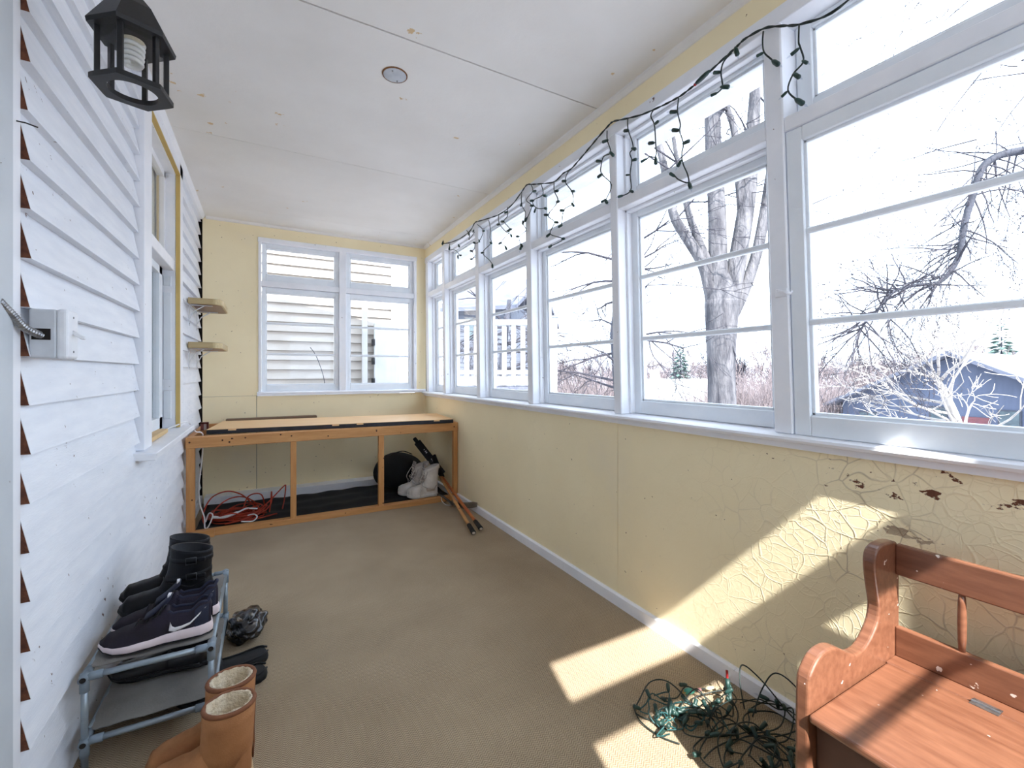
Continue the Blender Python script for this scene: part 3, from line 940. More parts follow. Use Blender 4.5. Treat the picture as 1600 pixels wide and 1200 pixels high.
def sneaker(label, loc, rz):
    L = .285
    t = thing('sneaker', label, 'shoe', loc, rz, group='running shoes on the rack', local=True)
    zt = [(0, .040), (.25, .036), (.6, .028), (1, .022)]
    sole(L, 0, .009, 1.02, .005, .016).build('outsole', sole_b, t, True)
    sole(L, .006, zt, 1.05, .001, .014).build('midsole', sole_w, t, True)
    H = [(0, .040), (.03, .066), (.10, .070), (.2, .052), (.36, .056), (.43, .076), (.50, .066), (.62, .050), (.78, .038), (.92, .026), (1, .006)]
    upper(L, zt, H, (.05, .40), toe=.014).build('upper', runner, t, True)
    ln = []
    for k in range(15):
        s = .035 + .375 * k / 14
        w = (interp(WID, s) * .80 - .007)
        zc = interp(zt, s) + interp(H, s)
        ln.append([(s * L, w * q, zc - .005 - .022 * (1 - q * q)) for q in (-1, -.7, -.35, 0, .35, .7, 1)])
    MB().loft(ln, False, False, False).build('lining', lace_k, t, True)  # raised black sheet standing in for the shade inside the shoe opening
    # padded collar rim
    C = []
    for k in range(13):
        s = .05 + .345 * k / 12
        C.append(side_pt(L, zt, H, s, 1., off=-.004))
    back = [(.030 * L, .010, .111), (.022 * L, 0, .112), (.030 * L, -.010, .111)]
    rim = [*reversed(C)] + back + [(x, -y, z) for x, y, z in C]
    MB().tube(spline(rim, 3), .0048, 8).build('collar', runner_navy, t, True)
    # heel counter and toe bumper
    MB().loft([[side_pt(L, zt, H, s, f, off=.0012, sg=sg_) for f in (.02, .3, .6, .9)] for sg_, s in [(1, q) for q in (.16, .12, .08, .05, .035)] + [(-1, q) for q in (.035, .05, .08, .12, .16)]], False, False, False).build('heel_counter', runner_navy, t, True)
    # tongue
    MB().loft([[(x, y, z + .006 * (1 - (y / .03) ** 2)) for y in (-.024, -.012, 0, .012, .024)] for x, z in ((.112, .134), (.125, .122), (.15, .100), (.175, .084))], False, False, False).build('tongue', runner_navy, t, True).modifiers.new('thick', 'SOLIDIFY').thickness = .006
    MB().box(.1095, .117, -.010, .010, .128, .1415).xf(Matrix.Translation((.002, 0, .0))).build('tongue_label', white_print, t)
    for k in range(5):
        s = .46 + .055 * k
        z = interp(zt, s) + interp(H, s) + .001
        w = .024
        MB().tube(spline([((s + .02) * L, w, z - .014), (s * L, .010, z + .001), ((s - .01) * L, -.010, z + .001), ((s - .03) * L, -w, z - .014)], 4), .0025, 6).build('lace', lace_k, t, True)
    for q in (-1, 1):
        MB().tube(spline([(.46 * L, 0, .108), (.44 * L, q * .022, .118), (.50 * L, q * .034, .094), (.56 * L, q * .028, .088)], 5), .0024, 6).build('lace', lace_k, t, True)
    # curved tick mark on both sides
    up_e = [(.055, .80), (.12, .60), (.20, .42), (.28, .31), (.335, .30), (.36, .40), (.378, .62)]
    lo_e = [(.055, .80), (.12, .52), (.20, .30), (.28, .13), (.345, .07), (.39, .18), (.378, .62)]
    for sg in (1, -1):
        vs = []
        for (s1, f1), (s2, f2) in zip(up_e, lo_e):
            for m_ in range(4):
                g = m_ / 3
                vs.append(side_pt(L, zt, H, s1 + (s2 - s1) * g, f1 + (f2 - f1) * g, sg=sg, off=.0022))
        fs = [(i * 4 + m_, i * 4 + m_ + 1, i * 4 + m_ + 5, i * 4 + m_ + 4) for i in range(6) for m_ in range(3)]
        MB().add(vs, fs).build('side_mark', white_print, t, True).modifiers.new('thick', 'SOLIDIFY').thickness = .0012
    return t
sneaker('plum-black running shoe with white side mark, by the open end of the rack', (-.148, 1.752, TZ + .0098), R(178))
sneaker('plum-black running shoe with white side mark, between its mate and boots', (-.140, 1.868, TZ + .0098), R(184))

leather = M('black_leather', (15, 17, 24), (9, 10, 15), 8, .5, .25, 60, spec=.3)
leather_d = M('dress_leather_navy', (10, 11, 20), (6, 7, 12), 8, .3, .05, 60, coat=.3)
buckle = M('dark_buckle', (70, 72, 78), (54, 56, 60), 40, .35, metal=.8)
def ell(cx, cy, z, a, b, n=20, tilt=0.):
    return [(cx + a * math.cos(2 * math.pi * k / n), cy + b * math.sin(2 * math.pi * k / n), z + tilt * math.cos(2 * math.pi * k / n)) for k in range(n)]
def ankle_boot(label, loc, rz):
    L = .275
    t = thing('ankle_boot', label, 'boot', loc, rz, group='buckled boots on the rack', local=True)
    s_ = sole(L, 0, .020, 1.0, .002, .012)
    s_.build('sole', sole_b, t, True)
    MB().box(.006, .075, -.029, .029, 0, .026).build('heel', sole_b, t, bevel=.006, segs=2)
    H = [(0, .05), (.05, .085), (.3, .095), (.42, .082), (.55, .062), (.75, .050), (.9, .040), (1, .008)]
    upper(L, .020, H, (2, 3), toe=.012).build('foot', leather, t, True)
    rings = [ell(c_, 0, z, a, b2, 20, tl) for c_, z, a, b2, tl in ((.094, .04, .088, .034, -.004), (.090, .07, .084, .037, -.012), (.082, .10, .075, .040, -.010), (.074, .13, .067, .043, -.004), (.069, .165, .064, .047, .004), (.067, .195, .064, .049, .010), (.067, .205, .064, .050, .013))]
    inner = [ell(.068, 0, z, a, b2, 20, tl) for z, a, b2, tl in ((.203, .058, .043, .012), (.15, .053, .038, 0), (.10, .046, .030, 0))]
    MB().loft(rings + inner).build('shaft', leather, t, True)
    for c_, z, a, b2, tl in ((.079, .112, .0715, .0412, -.008), (.068, .170, .0640, .0475, .005)):
        st = MB().loft([ell(c_, 0, z - .009, a, b2, 28, tl), ell(c_, 0, z - .007, a + .0018, b2 + .0018, 28, tl), ell(c_, 0, z + .007, a + .0018, b2 + .0018, 28, tl), ell(c_, 0, z + .009, a - .0005, b2, 28, tl)], True, False, False).build('strap', leather, t, True)
        for sg in (1, -1):
            yb_ = sg * (b2 + .003)
            MB().tube([(.048, yb_, z + .011), (.078, yb_, z + .011), (.078, yb_, z - .011), (.048, yb_, z - .011), (.048, yb_, z + .011)], .0022, 6).build('buckle', buckle, st, True)
        MB().box(.020, .046, (b2 - .004), (b2 + .004), z - .007, z + .007).build('strap_end', leather, st, bevel=.003)
    MB().tube(spline([(.02, .046, .098), (.06, .047, .080), (.10, .045, .092), (.13, .036, .10)], 6), .002, 6).build('seam', lace_k, t, True)
    return t
ankle_boot('black leather buckled ankle boot on the rack beside the running shoes', (-.165, 1.985, TZ + .0098), R(178))
ankle_boot('black leather buckled ankle boot on the rack at the clapboard corner of the shelf', (-.186, 2.115, TZ + .0098), R(182))

L = .29
ds = thing('dress_shoe', 'black polished slip-on dress shoe on the lower rack shelf', 'shoe', (-.165, 1.90, .093), R(172), local=True)
sole(L, 0, .012, .98, .001, .014).build('sole', sole_b, ds, True)
MB().box(.004, .075, -.030, .030, 0, .018).build('heel', sole_b, ds, bevel=.004)
H = [(0, .03), (.04, .055), (.12, .056), (.3, .046), (.42, .058), (.55, .050), (.75, .038), (.92, .027), (1, .006)]
upper(L, .012, H, (.05, .42), toe=.012, wid=.96).build('upper', leather_d, ds, True)
MB().tube(spline([(s * L, interp(WID, s) * .97, .014) for s in (.1, .3, .5, .7, .85, .95)], 4), .0022, 6).build('welt', leather_d, ds, True)
d2 = dup(ds)
d2.location = (-.160, 2.03, .093)
d2['label'] = 'black polished slip-on dress shoe on the lower rack shelf behind its mate'
ds['group'] = d2['group'] = 'dress shoes on the lower shelf'

# fleece-lined boots
suede = M('chestnut_suede', (176, 122, 78), (152, 100, 62), 12, .9, .3, 300)
suede_d = M('chestnut_binding', (134, 84, 54), (116, 70, 44), 20, .75, .2, 200)
fleece = M('cream_fleece', (240, 228, 204), (214, 194, 160), 30, 1., .9, 130, dist=.01)
def fleece_boot(label, loc, rz, seed):
    random.seed(seed)
    t = thing('fleece_boot', label, 'boot', loc, rz, group='fleece-lined boots', local=True)
    sole(.26, 0, .018, 1.12, .001, .008).build('sole', M('tan_sole_%d' % seed, (206, 176, 138), (190, 160, 122), 20, .8), t, True)
    H = [(0, .05), (.05, .085), (.3, .10), (.45, .085), (.6, .068), (.8, .056), (.93, .042), (1, .01)]
    upper(.26, .018, H, (2, 3), toe=.01, wid=1.1).build('foot', suede, t, True)
    P = ((.04, .060, .038), (.08, .064, .044), (.12, .063, .049), (.16, .063, .053), (.198, .064, .055))
    MB().loft([ell(.066 - .002 * i, 0, z, a, b2, 28) for i, (z, a, b2) in enumerate(P)] + [ell(.058, 0, .198, .052, .044, 28), ell(.06, 0, .12, .048, .038, 28)]).build('shaft', suede, t, True)
    rim = [(.058 + .060 * math.cos(2 * math.pi * k / 28), .0515 * math.sin(2 * math.pi * k / 28), .198) for k in range(28)]
    MB().tube(rim + rim[:1], .0062, 8, cap=False).build('binding', suede_d, t, True)
    vs, fs = [], []
    n, m_ = 40, 9
    for j in range(m_):
        f = j / (m_ - 1)
        for k in range(n):
            a = 2 * math.pi * k / n
            r_ = 1 + random.uniform(-.06, .05)
            if f < .3:
                q, z = .94 - f * .5, .199 + .004 * math.sin(f / .3 * math.pi)
            else:
                q, z = .79 - (f - .3) * .45, .199 - (f - .3) * .13
            vs.append((.058 + .060 * q * r_ * math.cos(a), .0515 * q * r_ * math.sin(a), z + random.uniform(-.003, .003)))
    for j in range(m_ - 1):
        for k in range(n):
            k2 = (k + 1) % n
            fs.append((j * n + k, j * n + k2, (j + 1) * n + k2, (j + 1) * n + k))
    fs.append(tuple(range((m_ - 1) * n, m_ * n)))
    MB().add(vs, fs).build('lining', fleece, t, True)
    MB().tube([(.0015, 0, .03), (-.001, 0, .07), (-.0005, 0, .12), (-.004, 0, .19)], .0022, 6).build('heel_seam', suede_d, t, True)
    return t
fleece_boot('tan suede fleece-lined boot beside the slide sandals', (-.030, 1.578, 0), R(186), 1)
fleece_boot('tan suede fleece-lined boot beside its mate, away from the sandals', (-.028, 1.452, 0), R(176), 2)

# slide sandals
def slide(label, loc, rz):
    t = thing('slide_sandal', label, 'sandal', loc, rz, group='slide sandals by the rack', local=True)
    L = .265
    sole(L, 0, [(0, .034), (.4, .028), (.7, .020), (1, .018)], 1.12, .003, .01).build('sole', sole_b, t, True)
    # footbed rim
    st = [i / 20 for i in range(21)]
    P = [(s * L, interp(WID, s) * 1.10, interp([(0, .036), (.4, .029), (.7, .021), (1, .019)], s) + .01 * max(0, (s - .72) / .28) ** 2) for s in st]
    MB().tube(P + [(x, -y, z) for x, y, z in reversed(P)][1:] , .0035, 6).build('rim', sole_b, t, True)
    rings = []
    for s in (.56, .60, .68, .76, .80):
        w = interp(WID, s) * 1.14
        h = .052 - .02 * (s - .56)
        rings.append([(s * L, w * math.cos(a), .008 + h * math.sin(a)) for a in [math.pi * k / 14 for k in range(15)]])
    MB().loft(rings, False, False, False).build('strap', sole_b, t, True).modifiers.new('thick', 'SOLIDIFY').thickness = .006
    return t
slide('black slide sandal lying beside the crumpled plastic bag', (.008, 1.985, 0), R(188))
slide('black slide sandal lying beside the fleece-lined boots', (.004, 1.872, 0), R(190))

# crumpled black plastic bag
bm = bmesh.new()
bmesh.ops.create_icosphere(bm, subdivisions=5, radius=1.)
random.seed(11)
dirs = [(Vector((random.gauss(0, 1), random.gauss(0, 1), random.gauss(0, 1))).normalized(), random.uniform(4, 9), random.uniform(0, 6)) for _ in range(16)]
for v in bm.verts:
    n_ = v.co.normalized()
    f = 1 + .20 * sum(abs(math.sin(n_.dot(d) * fr_q * .62 + ph)) - .6 for d, fr_q, ph in dirs) / 2.6
    v.co = Vector((n_.x * .068 * f, n_.y * .105 * f, max(-.045, n_.z * .046 * f)))
vs = [tuple(v.co + Vector((-.066, 2.20, .046))) for v in bm.verts]
fs = [tuple(v.index for v in f.verts) for f in bm.faces]
bm.free()
tag(MB().add(vs, fs).build('plastic_bag', M('black_plastic', (22, 23, 30), (14, 15, 20), 10, .22, .5, 22, coat=.3), smooth=True), 'crumpled shiny black plastic bag on the carpet beside the shoe rack', 'bag')

# ================================================================== CORDS, STICKS, SETTLE, LIGHT STRINGS
# ------------------------------------------------------------------ orange extension cord heaped under the bench
orange = M('orange_cord_jacket', (178, 60, 32), (150, 44, 26), 12, .45)
white_cord = M('white_cord_jacket', (226, 226, 228), (214, 214, 218), 12, .45)
random.seed(21)
ec = thing('extension_cord', 'heap of orange extension cord under the workbench', 'cord', (-.16, 3.92, .02))
def loop_pts(cx, cy, a, b, z0, zh, ph, turns, jit, n=9):
    P = []
    for k in range(int(n * turns) + 1):
        t = ph + 2 * math.pi * k / n
        P.append((cx + a * math.cos(t) * random.uniform(1 - jit, 1 + jit), cy + b * math.sin(t) * random.uniform(1 - jit, 1 + jit), max(.030, z0 + zh * (.5 + .5 * math.sin(t * .5 + ph)) * random.uniform(.2, 1))))
    return P
for i in range(7):
    P = loop_pts(-.17 + random.uniform(-.05, .05), 3.92 + random.uniform(-.03, .05), random.uniform(.13, .20), random.uniform(.07, .13), .03, random.uniform(.03, .09), random.uniform(0, 6), 2.2, .12)
    P = [(max(-.405, min(.12, x)), max(3.735, min(4.3, y)), z) for x, y, z in P]
    MB().tube(spline(P, 6), .0048, 7).build('cord_coil', orange, ec, True)
for P in ([(-.37, 3.80, .03), (-.385, 3.83, .10), (-.34, 3.86, .205), (-.25, 3.90, .235), (-.16, 3.95, .19), (-.09, 4.0, .10), (-.06, 4.02, .04)],
          [(-.34, 3.85, .03), (-.32, 3.87, .11), (-.25, 3.92, .165), (-.16, 3.98, .165), (-.08, 4.02, .11), (-.04, 4.05, .04)],
          [(-.15, 3.95, .05), (-.12, 3.97, .15), (-.07, 3.98, .175), (-.02, 4.0, .15), (.0, 4.02, .05)],
          [(-.06, 3.88, .05), (.03, 3.92, .12), (.13, 3.99, .205), (.145, 4.0, .195), (.135, 3.99, .10), (.12, 3.96, .035)],
          [(.03, 3.90, .04), (.04, 3.92, .12), (.045, 3.93, .19), (.04, 3.92, .10), (-.02, 3.88, .05), (-.14, 3.80, .04)],
          [(-.25, 3.76, .035), (-.12, 3.77, .05), (-.03, 3.80, .09), (-.08, 3.76, .04), (-.15, 3.745, .04), (-.05, 3.75, .045), (.08, 3.80, .05)]):
    MB().tube(spline(P, 8), .0048, 7).build('cord_arc', orange, ec, True)
wc = thing('white_cable', 'white cable draped from the window sill down behind the workbench leg', 'cable', (-.4, 3.7, 0))
MB().tube(spline([(-.50, 3.10, .787), (-.47, 3.35, .792), (-.44, 3.56, .790), (-.41, 3.66, .715), (-.385, 3.715, .70), (-.376, 3.748, .66), (-.384, 3.752, .5), (-.40, 3.755, .33), (-.395, 3.76, .2), (-.37, 3.765, .10), (-.365, 3.74, .035), (-.345, 3.735, .04), (-.32, 3.75, .11), (-.345, 3.78, .12), (-.365, 3.79, .06)], 6), .0045, 7).build('cable', white_cord, wc, True)
ws = thing('white_power_bar', 'white cord ends and plug lying among the orange cord', 'cord', (-.2, 3.86, .06))
MB().tube(spline([(-.33, 3.80, .085), (-.25, 3.80, .075), (-.17, 3.83, .09), (-.12, 3.86, .10), (-.05, 3.87, .085)], 6), [.010] * 12 + [.006] * 13, 7).build('plug_body', white_cord, ws, True)
MB().tube(spline([(-.15, 3.735, .045), (-.08, 3.733, .036), (-.05, 3.745, .06), (-.07, 3.77, .075), (-.11, 3.78, .07)], 6), .0045, 7).build('cord', white_cord, ws, True)

# ------------------------------------------------------------------ black duffel bag
bm = bmesh.new()
bmesh.ops.create_icosphere(bm, subdivisions=4, radius=1.)
random.seed(4)
dirs = [(Vector((random.gauss(0, 1), random.gauss(0, 1), random.gauss(0, 1))).normalized(), random.uniform(2, 5), random.uniform(0, 6)) for _ in range(10)]
for v in bm.verts:
    n_ = v.co.normalized()
    f = 1 + .05 * sum(math.sin(n_.dot(d) * q + ph) for d, q, ph in dirs) / 2.2
    z = n_.z * .175 * f
    v.co = Vector((n_.x * .215 * f, n_.y * .155 * f, max(-.16, z)))
dg = thing('duffel_bag', 'slumped black fabric bag under the workbench behind the white boots', 'bag', (1.10, 4.19, .03))
bag_m = M('black_bag_fabric', (20, 21, 26), (13, 13, 17), 12, .85, .3, 120)
MB().add([tuple(v.co + Vector((1.10, 4.19, .19))) for v in bm.verts], [tuple(v.index for v in f.verts) for f in bm.faces]).build('body', bag_m, dg, True)
bm.free()
MB().tube(spline([(1.0, 4.10, .345), (1.04, 4.09, .375), (1.12, 4.09, .385), (1.20, 4.10, .35)], 6), .010, 8, flat=.4).build('handle', bag_m, dg, True)
MB().tube(spline([(.925, 4.10, .12), (.935, 4.08, .16), (.93, 4.09, .2)], 5), .006, 6).build('green_piping', M('green_piping', (70, 120, 50)), dg, True)

# ------------------------------------------------------------------ white winter boots
wb_m = M('white_boot_leather', (222, 218, 212), (202, 196, 190), 14, .5, .25, 80)
wb_g = M('boot_grey_trim', (172, 166, 164), (150, 144, 142), 30, .7)
lace_w = M('lace_white', (224, 220, 214), (206, 200, 194), 60, .8)
def snow_boot(label, loc, rz):
    t = thing('snow_boot', label, 'boot', loc, rz, group='white winter boots', local=True)
    L = .27
    sole(L, 0, .030, 1.22, .002, .012).build('sole', wb_m, t, True)
    H = [(0, .06), (.05, .10), (.3, .12), (.45, .10), (.6, .078), (.8, .065), (.93, .05), (1, .012)]
    upper(L, .028, H, (2, 3), toe=.012, wid=1.18).build('foot', wb_m, t, True)
    P = ((.05, .070, .044), (.10, .070, .050), (.15, .068, .053), (.20, .070, .055), (.235, .072, .056), (.25, .069, .053))
    MB().loft([ell(.072 - .003 * i, 0, z, a, b2, 24, -.004 * i) for i, (z, a, b2) in enumerate(P)] + [ell(.058, 0, .248, .058, .042, 24, -.02), ell(.06, 0, .17, .05, .035, 24, 0)]).build('shaft', wb_m, t, True)
    MB().loft([ell(.060, 0, z, a, b2, 24, -.02) for z, a, b2 in ((.232, .0735, .058), (.238, .0755, .060), (.252, .0745, .059), (.256, .070, .054))], True, False, False).build('cuff', wb_m, t, True)
    MB().loft([[(x, y, z) for y in (-.03, -.015, 0, .015, .03)] for x, z in ((.120, .285), (.128, .25), (.130, .20), (.145, .15))], False, False, False).build('tongue', wb_g, t, True).modifiers.new('thick', 'SOLIDIFY').thickness = .012
    for k in range(5):
        z = .145 + .024 * k
        x = .142 - .003 * k + .018 * max(0, 1 - k)
        MB().tube(spline([(x - .03, .046, z), (x - .002, .02, z + .008), (x, -.02, z + .012), (x - .03, -.046, z + .018)], 4), .0032, 6).build('lace', lace_w, t, True)
    for q in (-1, 1):
        MB().tube(spline([(.115, q * .05, .245), (.145, q * .056, .20), (.17, q * .06, .15), (.155, q * .062, .10), (.165, q * .062, .035), (.172, q * .064, .006)], 6), .003, 6).build('loose_lace', lace_w, t, True)
        MB().tube(spline([(.10, q * .052, .22), (.125, q * .05, .16), (.15, q * .056, .11), (.06, q * .054, .07), (.02, q * .046, .10)], 6), .0022, 6).build('stitching', wb_g, t, True)
    MB().box(-.018, .004, -.012, .012, .235, .262).build('pull_tab', M('cream_tab_' + str(len(OFF)), (222, 212, 180)), t, bevel=.003)
    return t
snow_boot('white lace-up winter boot just behind the bench bottom plate', (1.335, 3.775, .030), R(177))
snow_boot('white lace-up winter boot behind its mate, against the black bag', (1.290, 3.925, .030), R(182))

# ------------------------------------------------------------------ hockey sticks
stick_w = wood('stick_wood', (204, 156, 98), (170, 112, 66), 8, (8, 1, 8), .5, dark=(128, 40, 30))
tape_b = M('black_tape', (24, 24, 26), (16, 16, 18), 40, .8, .2, 200)
def stick(name, label, a, b, mat, tape_len=.13, cap_m=None):
    A, B = Vector(a), Vector(b)
    d = (B - A).normalized()
    t = thing(name, label, 'hockey stick', a, group='sticks poking out from under the bench')
    MB().tube([A + d * tape_len * .9, B], .0135, 8, flat=.72).build('shaft', mat, t, bevel=.002)
    MB().tube([A, A + d * .006, A + d * .02, A + d * (tape_len - .008), A + d * tape_len], [.012, .0185, .017, .0155, .0145], 10, flat=.85).build('grip_tape', tape_b, t, True)
    MB().tube([A - d * .0008, A + d * .001], .0115, 10, flat=.8).build('butt_end', M('stick_butt_' + str(len(OFF)), (200, 190, 176)), t)
    return t
s1 = stick('hockey_stick', 'wooden hockey stick with black taped butt, lower of the two poking out', (1.240, 2.775, .022), (1.405, 3.90, .160), stick_w)
MB().box(0, .045, -.008, .008, -.02, .26).xf(Matrix.Translation((1.40, 3.89, .15)) @ Matrix.Rotation(R(-28), 4, 'Y') @ Matrix.Rotation(R(20), 4, 'X')).build('blade', tape_b, s1, bevel=.005)
s2 = stick('hockey_stick', 'orange-brown hockey stick with black taped butt, next to the wall', (1.318, 2.825, .022), (1.430, 3.98, .165), wood('stick_orange', (206, 132, 66), (160, 66, 40), 8, (8, 1, 8), .5))
# broad black paddle with pale lettering leaning over the boots
gp = thing('goalie_stick', 'black broad stick paddle with pale lettering leaning behind white boots', 'hockey stick', (1.40, 3.86, .12))
A, B = Vector((1.440, 3.93, .17)), Vector((1.27, 4.16, .45))
d = (B - A).normalized()
side = d.cross(Vector((-.40, -.88, .25))).normalized()
nr = side.cross(d).normalized()
def slab(m, s0, s1, w0, w1, t0, t1):
    vs = []
    for s, in ((s0,), (s1,)):
        for w_ in (w0, w1):
            for t_ in (t0, t1):
                vs.append(A + d * s + side * w_ + nr * t_)
    return m.add(vs, [(0, 1, 3, 2), (4, 6, 7, 5), (0, 4, 5, 1), (2, 3, 7, 6), (0, 2, 6, 4), (1, 5, 7, 3)])
Ln = (B - A).length
slab(MB(), 0, Ln, -.034, .034, -.010, .010).build('paddle', M('black_lacquer', (22, 22, 25), (15, 15, 17), 20, .35), gp, bevel=.006, segs=2)
sg = 1 if nr.y < 0 else -1
for s0, s1_, w0, w1 in ((.10, .115, .0, .018), (.12, .128, .0, .018), (.132, .15, .004, .02), (.154, .160, .0, .018), (.165, .18, .002, .016), (.25, .262, .0, .014), (.268, .276, .0, .016), (.29, .296, .002, .014)):
    slab(MB(), s0, s1_, w0, w1, sg * .0098, sg * .0112).build('letter_mark', white_print, gp)
slab(MB(), Ln - .02, Ln + .05, -.018, .018, -.012, .012).build('heel_block', tape_b, gp, bevel=.008, segs=2)
gb = thing('taped_blade', 'grey taped stick blade propped on the white baseboard', 'hockey stick', (1.40, 3.3, 0))
MB().loft([[(1.345, 3.42, .012), (1.360, 3.43, .012), (1.360, 3.43, .045), (1.345, 3.42, .045)], [(1.385, 3.32, .020), (1.402, 3.325, .020), (1.404, 3.325, .068), (1.388, 3.32, .066)], [(1.425, 3.22, .045), (1.440, 3.228, .045), (1.443, 3.228, .092), (1.428, 3.22, .092)], [(1.446, 3.18, .062), (1.457, 3.186, .062), (1.458, 3.186, .094), (1.447, 3.18, .094)]]).build('blade', M('grey_tape', (120, 110, 96), (98, 90, 78), 14, .7, .2, 80), gb, bevel=.004)
MB().tube([(1.352, 3.425, .028), (1.325, 3.60, .058), (1.30, 3.66, .066)], .012, 8, flat=.6).build('shaft', M('grey_shaft', (90, 82, 74), (72, 66, 60), 14, .6), gb)
fs_ = MB().tube(spline([(1.33, 3.645, .052), (1.31, 3.60, .03), (1.32, 3.54, .008), (1.345, 3.50, .006), (1.37, 3.49, .006)], 6), .0035, 6)
tag(fs_.build('loose_lace', lace_w), 'loose white lace trailing over the bench plate onto the carpet', 'lace')

# ------------------------------------------------------------------ settle (wooden bench) along the side wall
def settle_wood():
    m, nt, N, L_, b = nodes_of('settle_brown_varnish')
    g = noise(nt, tc(nt, scale=(9, 1.2, 9)), 7, 6, .6)
    col = ramp(nt, g, [(.3, lin((134, 90, 67))), (.7, lin((106, 66, 47)))])
    sp = ramp(nt, noise(nt, tc(nt), 34, 3), [(.71, (0, 0, 0)), (.72, (1, 1, 1))])
    col = mixc(nt, sp, col, lin((226, 214, 204)))
    L_.new(col, b.inputs['Base Color'])
    b.inputs['Roughness'].default_value = .38
    b.inputs['Coat Weight'].default_value = .35
    b.inputs['Coat Roughness'].default_value = .25
    bumped(nt, b, g, .12, .002)
    return m
sw_m = settle_wood()
YS, YN = .515, -.40
st = thing('settle', 'small brown varnished settle bench with lift-up seat under the windows', 'bench', (1.2, .06, 0))
prof = [(.992, 0), (.992, .377), (.995, .454), (1.007, .48), (1.036, .502), (1.068, .508), (1.099, .505), (1.13, .492), (1.166, .472), (1.195, .461), (1.234, .462), (1.269, .48), (1.298, .508), (1.306, .541), (1.298, .575), (1.288, .612), (1.283, .652), (1.293, .678), (1.323, .690), (1.366, .690), (1.402, .683), (1.412, .60), (1.412, 0)]
pr2 = [(p.x, p.z) for p in spline([(x, 0, z) for x, z in prof[1:-2]], 3)]
pr2 = [(.992, 0)] + pr2 + [(1.412, .60), (1.412, 0), (1.33, 0), (1.31, .06), (1.12, .06), (1.10, 0)]
for y0 in (YS, YN - .028):
    MB().prism(pr2, 'y', y0, y0 + .028).build('end_panel', sw_m, st, bevel=.006, segs=3)
MB().box(1.386, 1.404, YN, YS, .604, .681).build('top_rail', sw_m, st, bevel=.004, segs=2)
MB().box(1.386, 1.404, YN, YS, .40, .474).build('lower_rail', sw_m, st, bevel=.003, segs=2)
for y in (.394, .24, .08, -.08, -.24):
    MB().lathe([(.006, .474), (.008, .50), (.0085, .54), (.0075, .585), (.006, .604)], (1.395, y, 0), 12).build('spindle', sw_m, st, True)
MB().box(1.336, 1.386, YN, YS, .384, .402).build('seat_strip', sw_m, st, bevel=.002)
MB().box(.985, 1.333, YN + .004, YS - .004, .386, .404).build('seat_lid', sw_m, st, bevel=.006, segs=3)
MB().box(1.022, 1.040, YN, YS, .03, .384).build('front_panel', M('settle_dark_front', (96, 66, 54), (78, 52, 42), 8, .5), st, bevel=.002)
MB().box(1.388, 1.404, YN, YS, .03, .40).build('back_panel', sw_m, st)
MB().box(1.04, 1.388, YN, YS, .05, .065).build('floor_board', sw_m, st)
for y in (.34, -.22):
    h = MB().box(1.320, 1.349, y - .022, y + .022, .4035, .4050).build('hinge', M('old_hinge', (104, 98, 96), (70, 62, 58), 60, .5, metal=.5), st)
    MB().tube([(1.3345, y - .022, .4055), (1.3345, y + .022, .4055)], .0025, 8).build('hinge_pin', steel, h)

# ------------------------------------------------------------------ icicle light string along the window header
cord_g = M('light_cord_green', (30, 46, 42), (22, 34, 32), 20, .55)
sock_m = M('light_socket_green', (36, 66, 60), (28, 52, 48), 20, .45)
bulb_m = glass_mat('bulb_clear', (.9, .92, .95))
MAIN= [(4.016, 2.33), (3.799, 2.286), (3.543, 2.259), (3.34, 2.268), (3.251, 2.305), (3.155, 2.291), (2.964, 2.258), (2.81, 2.239), (2.641, 2.247), (2.512, 2.288), (2.447, 2.31), (2.377, 2.288), (2.281, 2.256), (2.137, 2.214), (2.049, 2.228), (1.977, 2.224), (1.903, 2.243), (1.823, 2.268), (1.747, 2.293), (1.675, 2.313), (1.639, 2.317), (1.565, 2.292), (1.463, 2.259), (1.381, 2.242), (1.301, 2.23), (1.243, 2.225), (1.19, 2.229), (1.152, 2.232), (1.098, 2.245), (1.038, 2.258), (1.0, 2.266), (0.964, 2.274), (0.896, 2.264), (0.833, 2.229), (0.783, 2.2), (0.694, 2.173), (0.598, 2.194)]
